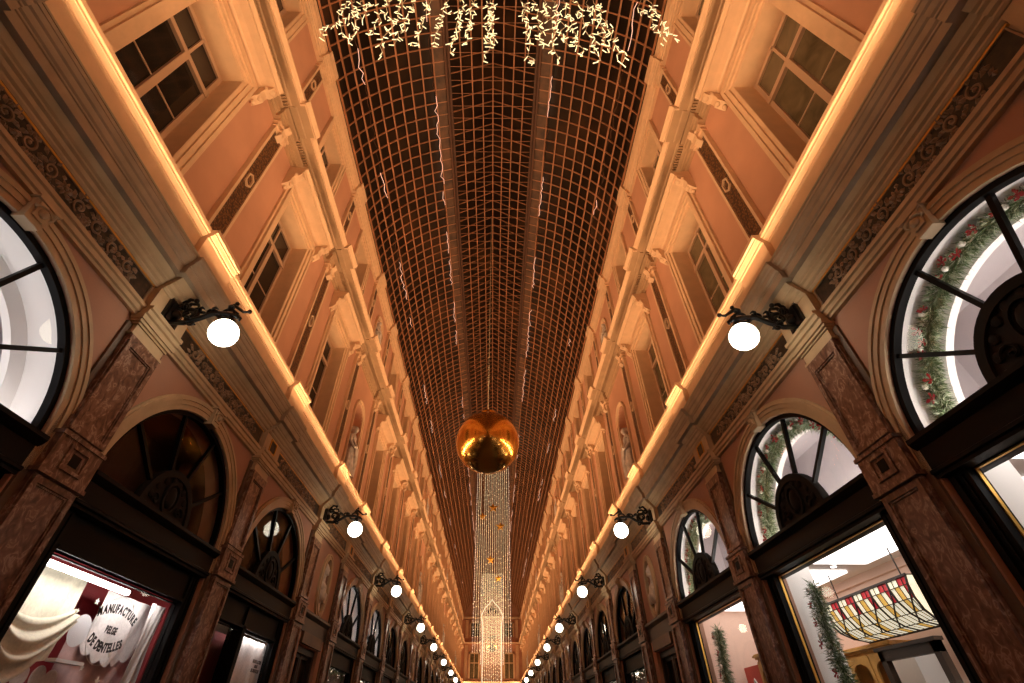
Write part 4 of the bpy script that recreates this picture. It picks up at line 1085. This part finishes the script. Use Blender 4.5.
# ---- red poster with pale arch motif
po = MB(); po.box(0, .012, -.34, .34, 0, .62)
o = obj('poster', po.mesh('poster', 'poster_red'), (5.14, 10.78, 1.98)); tag(o, 'red poster with a pale looped ribbon drawing, hanging by the last sweet shop window', 'poster')
rb = MB(); rb.tube([(-.004, -.22, .0), (-.004, -.15, .25), (-.004, 0, .42), (-.004, .12, .25), (-.004, .2, 0)], .018, 5); rb.tube([(-.004, -.1, .0), (-.004, -.02, .22), (-.004, .06, .0)], .014, 5)
obj('ribbon_print', rb.mesh('ribbon_print', 'bauble_white'), (0, 0, 0), o)
# ---- ceiling spotlights inside the sweet shop
for i, (x, y) in enumerate([(4.75, 2.9), (5.3, 3.9), (4.85, 6.6), (5.4, 7.6), (4.9, 9.9)]):
    m = MB(); m.lathe([(.055, 0), (.06, -.02), (.05, -.03)], 0, 0, 16); o = obj('spotlight', m.mesh('spot_ring', 'shop_white'), (x, y, 3.60)); tag(o, 'small round recessed spotlight in the white shop ceiling, %s along' % ORD[i + 1], 'spotlight', 'recessed spotlights in the shop ceiling')
    g = MB(); g.lathe([(.04, 0), (.04, -.004)], 0, 0, 16, z0=-.03); obj('lens', g.mesh('spot_lens', 'spot_lamp'), (0, 0, 0), o)
# ---- lace shop windows
def cloth(name, u0, u1, z0, z1, d, folds, seed, mat, sw=0., amp=.035, edge=None, nu=60, nz=30):
    """hanging cloth with vertical folds; sw gathers the lower part toward u0"""
    rnd = random.Random(seed); m = MB(-1); G = []
    for j in range(nz + 1):
        v = j / nz; row = []
        for i in range(nu + 1):
            t = i / nu; gather = 1 - sw * v
            u = u0 + (u1 - u0) * t * gather + (.03 * sin(v * 6 + t * 3) if sw else 0)
            z = z1 + (z0 - z1) * v + (edge(t) if edge else 0) * v
            row.append(m.p(u, d + amp * sin(folds * 2 * pi * t + v * 1.3 + seed) * (.4 + .6 * v) + .01 * sin(17 * t + 5 * v), z))
        G.append(row)
    for j in range(nz):
        for i in range(nu): m.face((G[j][i], G[j][i + 1], G[j + 1][i + 1], G[j + 1][i]))
    return m.mesh(name, mat, smooth=True)
A = (-W, 5.97, 0)
o = obj('lace_curtain', cloth('lace_cream', -1.19, -.03, 2.20, 2.955, -.52, 5, 2, 'lace_cream', 0, .02, lambda t: -.25 + .25 * t), A); tag(o, 'cream lace cloth spread across the top of the lace shop window', 'curtain')
def swag(u0, u1, ztop, zmid, d, mat, name):
    m = MB(-1); N, M = 40, 16; G = []
    for j in range(M + 1):
        v = j / M; row = []
        for i in range(N + 1):
            t = i / N; sag = (4 * t * (1 - t)) * (.18 + .42 * v)
            row.append(m.p(u0 + (u1 - u0) * t, d + .07 * sin(pi * v) + .03 * sin(v * 22), ztop - (ztop - zmid) * .35 * v - sag * (ztop - zmid) * 1.6))
        G.append(row)
    for j in range(M):
        for i in range(N): m.face((G[j][i], G[j][i + 1], G[j + 1][i + 1], G[j + 1][i]))
    return m.mesh(name, mat, smooth=True)
o = obj('lace_swag', swag(-1.17, -.12, 2.66, 2.10, -.42, 'lace_cream', 'lace_swag'), A); tag(o, 'cream lace swag drooping in folds in front of the spread cloth', 'curtain')
o = obj('lace_veil', cloth('lace_veil', -1.16, -.55, 1.2, 2.22, -.40, 6, 5, 'lace_cream', .1, .03), A); tag(o, 'long gathered cream veil falling below the swag', 'curtain')
o = obj('scalloped_tablecloth', cloth('scallop', .28, 1.25, 2.38, 2.93, -.46, 1.2, 3, 'lace_white', 0, .02, lambda t: -.05 * abs(sin(t * 5 * pi)) - .12 * sin(pi * t)), A); tag(o, 'white round-edged tablecloth with scalloped hem hung beside the red stripe', 'tablecloth')
o = obj('pink_cloth', cloth('pinkcloth', .10, 1.34, 1.2, 2.44, -.52, 2, 4, 'lace_pink', 0, .015), A); tag(o, 'dusty pink embroidered cloth hanging under the white tablecloth', 'cloth')
o = obj('sheer_panel', cloth('sheer', 1.0, 1.34, 1.2, 2.93, -.33, 2, 6, 'lace_white', .1, .02), A); tag(o, 'narrow sheer white lace strip at the frame edge of the lace shop window', 'curtain')
sh = MB(-1); sh.box(-.10, .34, -.48, -.37, 2.18, 2.21); o = obj('display_shelf', sh.mesh('display_shelf', 'shop_white'), A); tag(o, 'white display shelf below the shop lettering', 'shelf')
for i, (u, z) in enumerate([(-.28, 2.04), (-.06, 2.05), (.12, 2.03)]):
    d_ = MB(-1); d_.lathe([(.01, -.006), (.085, -.004), (.10, .0), (.085, .006), (.01, .004)], u, -.50, 20, 'y', z)
    o = obj('lace_doily', d_.mesh('doily', 'lace_white'), A); tag(o, 'round white lace doily against the red panel, %s across' % ORD[i + 1], 'doily', 'round lace doilies')
dm = MB(-1); dm.lathe([(.01, -.004), (.15, -.003), (.155, .0), (.01, .003)], .06, -.40, 30, 'y', 2.48)
o = obj('white_disc', dm.mesh('white_disc', 'disc_white'), A); tag(o, 'round white panel behind the shop lettering', 'disc')
for i, (u, z, r) in enumerate([(.62, 2.06, .05), (.28, 2.16, .035), (.02, 2.76, .035), (.62, 2.32, .04), (-.20, 2.62, .03)]):
    m = MB(-1); pts = [((r if k % 2 == 0 else r * .45) * cos(pi / 2 + k * pi / 5) + u, (r if k % 2 == 0 else r * .45) * sin(pi / 2 + k * pi / 5) + z) for k in range(10)]
    m.poly(pts, -.335, -.33); o = obj('paper_star', m.mesh('paper_star', 'bauble_white'), A); tag(o, 'small white star hung in the lace window, %s of five from the door end' % ORD[i + 1], 'star', 'white stars in the lace window')
tl = MB(-1); tl.box(-1.15, .42, -.34, -.29, 2.905, 2.955); o = obj('strip_lamp', tl.mesh('strip_lamp', 'tube_lamp'), A); tag(o, 'white tubular strip lamp along the top of the lace shop window', 'strip lamp')
area('lace_window_light', (-W - .21, 5.97, 2.93), .06, 2.2, 10, (1, .93, .88), (-.9, 0, -1))
area('lace_window_light', (-W - .175, 10.05, 2.94), .04, 1.3, 3, (1, .93, .88), (-.8, 0, -1))
rg = MB(-1); rg.ring(.17, 2.50, .325, .331, -.127, -.125, 0, 360, 48)
tag(obj('ring_decal', rg.mesh('ring_decal', 'lace_white'), A), 'thin pale circle printed on the glass around the arched shop name', 'decal')
# second lace window: half blind, lace cloth
B2 = (-W, 9.50, 0)
o = obj('lace_curtain', cloth('lace2', -.15, 1.33, 1.2, 2.93, -.235, 7, 8, 'lace_white', .0, .015), B2); tag(o, 'white lace curtain with printed lettering in the second lace shop window', 'curtain')
o = obj('window_post', bx([(-.32, -.20, -.30, -.05, .5, 3.3)], 'black_paint', 'post', -1), B2); tag(o, 'black post dividing the second lace shop window from its door', 'post')
o = obj('red_panel', bx([(-.18, 1.15, -.60, -.58, .6, 2.96)], 'display_red', 'redp', -1), B2); tag(o, 'red backing panel behind the white lace in the second window', 'panel')
# ---- lettering on the glass
def glyphs(txt, size, mat):
    out = []
    for ch in txt:
        if ch == ' ': out.append((None, size * .30)); continue
        c = bpy.data.curves.new('glyph', 'FONT'); c.body = ch; c.size = size; c.extrude = .0015; c.offset = size * .05; c.align_x = 'CENTER'
        o = bpy.data.objects.new('g', c); C.objects.link(o); dg = bpy.context.evaluated_depsgraph_get(); dg.update()
        me = bpy.data.meshes.new_from_object(o.evaluated_get(dg)); wdt = o.dimensions.x; bpy.data.objects.remove(o)
        out.append((me, wdt * .74 + size * .05))
    return out
def lettering(lines, loc, k=1.0):
    """lines: (text, height, baseline z, bend) on the lace side glass; text runs along +Y facing +X"""
    root = empty('shop_lettering', loc)
    for txt, size, zc, bend in lines:
        V, Fc = [], []
        gl = glyphs(txt, size * k, 'ink'); tot = sum(w_ for _, w_ in gl); x = -tot / 2
        for me, w_ in gl:
            xc = x + w_ / 2; x += w_
            if me is None: continue
            q = xc / (tot / 2); dz = bend * k * (1 - q * q); ang = atan2(-2 * bend * k * q / (tot / 2), 1)
            b0 = len(V)
            for v in me.vertices:
                a, b = v.co.x * .74, v.co.y * 1.1
                V.append((v.co.z, xc + a * cos(ang) - b * sin(ang), zc * k + dz + a * sin(ang) + b * cos(ang)))
            for p_ in me.polygons: Fc.append(tuple(b0 + i for i in p_.vertices))
        me = bpy.data.meshes.new('lettering'); me.from_pydata(V, [], Fc); me.materials.append(MATS['ink']); me.update()
        obj('lettering_line', me, (0, 0, 0), root)
    return root
o = lettering([('MANUFACTURE', .125, .10, .09), ('BELGE', .10, -.04, 0), ('DE DENTELLES', .125, -.15, -.09)], (-W - .125, 6.14, 2.50), .86)
tag(o, 'black painted shop name arched in three lines on the lace window glass', 'lettering')
o = lettering([('MANUFACTURE', .10, .11, 0), ('BELGE', .09, 0, 0), ('DE DENTELLES', .10, -.11, 0)], (-W - .125, 10.30, 2.52), .62)
tag(o, 'small black shop name in three short lines on the second lace window', 'lettering')
#ENDSHOPS
# ================================================================ camera, world, view
cam = bpy.data.cameras.new('camera'); co = bpy.data.objects.new('camera', cam); C.objects.link(co); bpy.context.scene.camera = co
th, ps = radians(40.68), radians(.62)
fw = Vector((sin(ps) * cos(th), cos(ps) * cos(th), sin(th))); rt = Vector((cos(ps), -sin(ps), 0)); up = rt.cross(fw)
co.matrix_world = Matrix.Translation((.12, 0, 1.6)) @ Matrix((rt, up, -fw)).transposed().to_4x4()
cam.sensor_width = 36; cam.lens = 457 / 1024 * 36; cam.shift_x = (512 - 498.5) / 1024; cam.shift_y = 0; cam.clip_end = 300; cam.clip_start = .05
sc = bpy.context.scene
w = bpy.data.worlds.new('world'); sc.world = w; w.use_nodes = True
w.node_tree.nodes['Background'].inputs['Color'].default_value = (.010, .007, .006, 1); w.node_tree.nodes['Background'].inputs['Strength'].default_value = 1
sc.view_settings.view_transform = 'Standard'; sc.view_settings.look = 'None'; sc.view_settings.exposure = 0; sc.view_settings.gamma = 1; sc.view_settings.use_curve_mapping = False
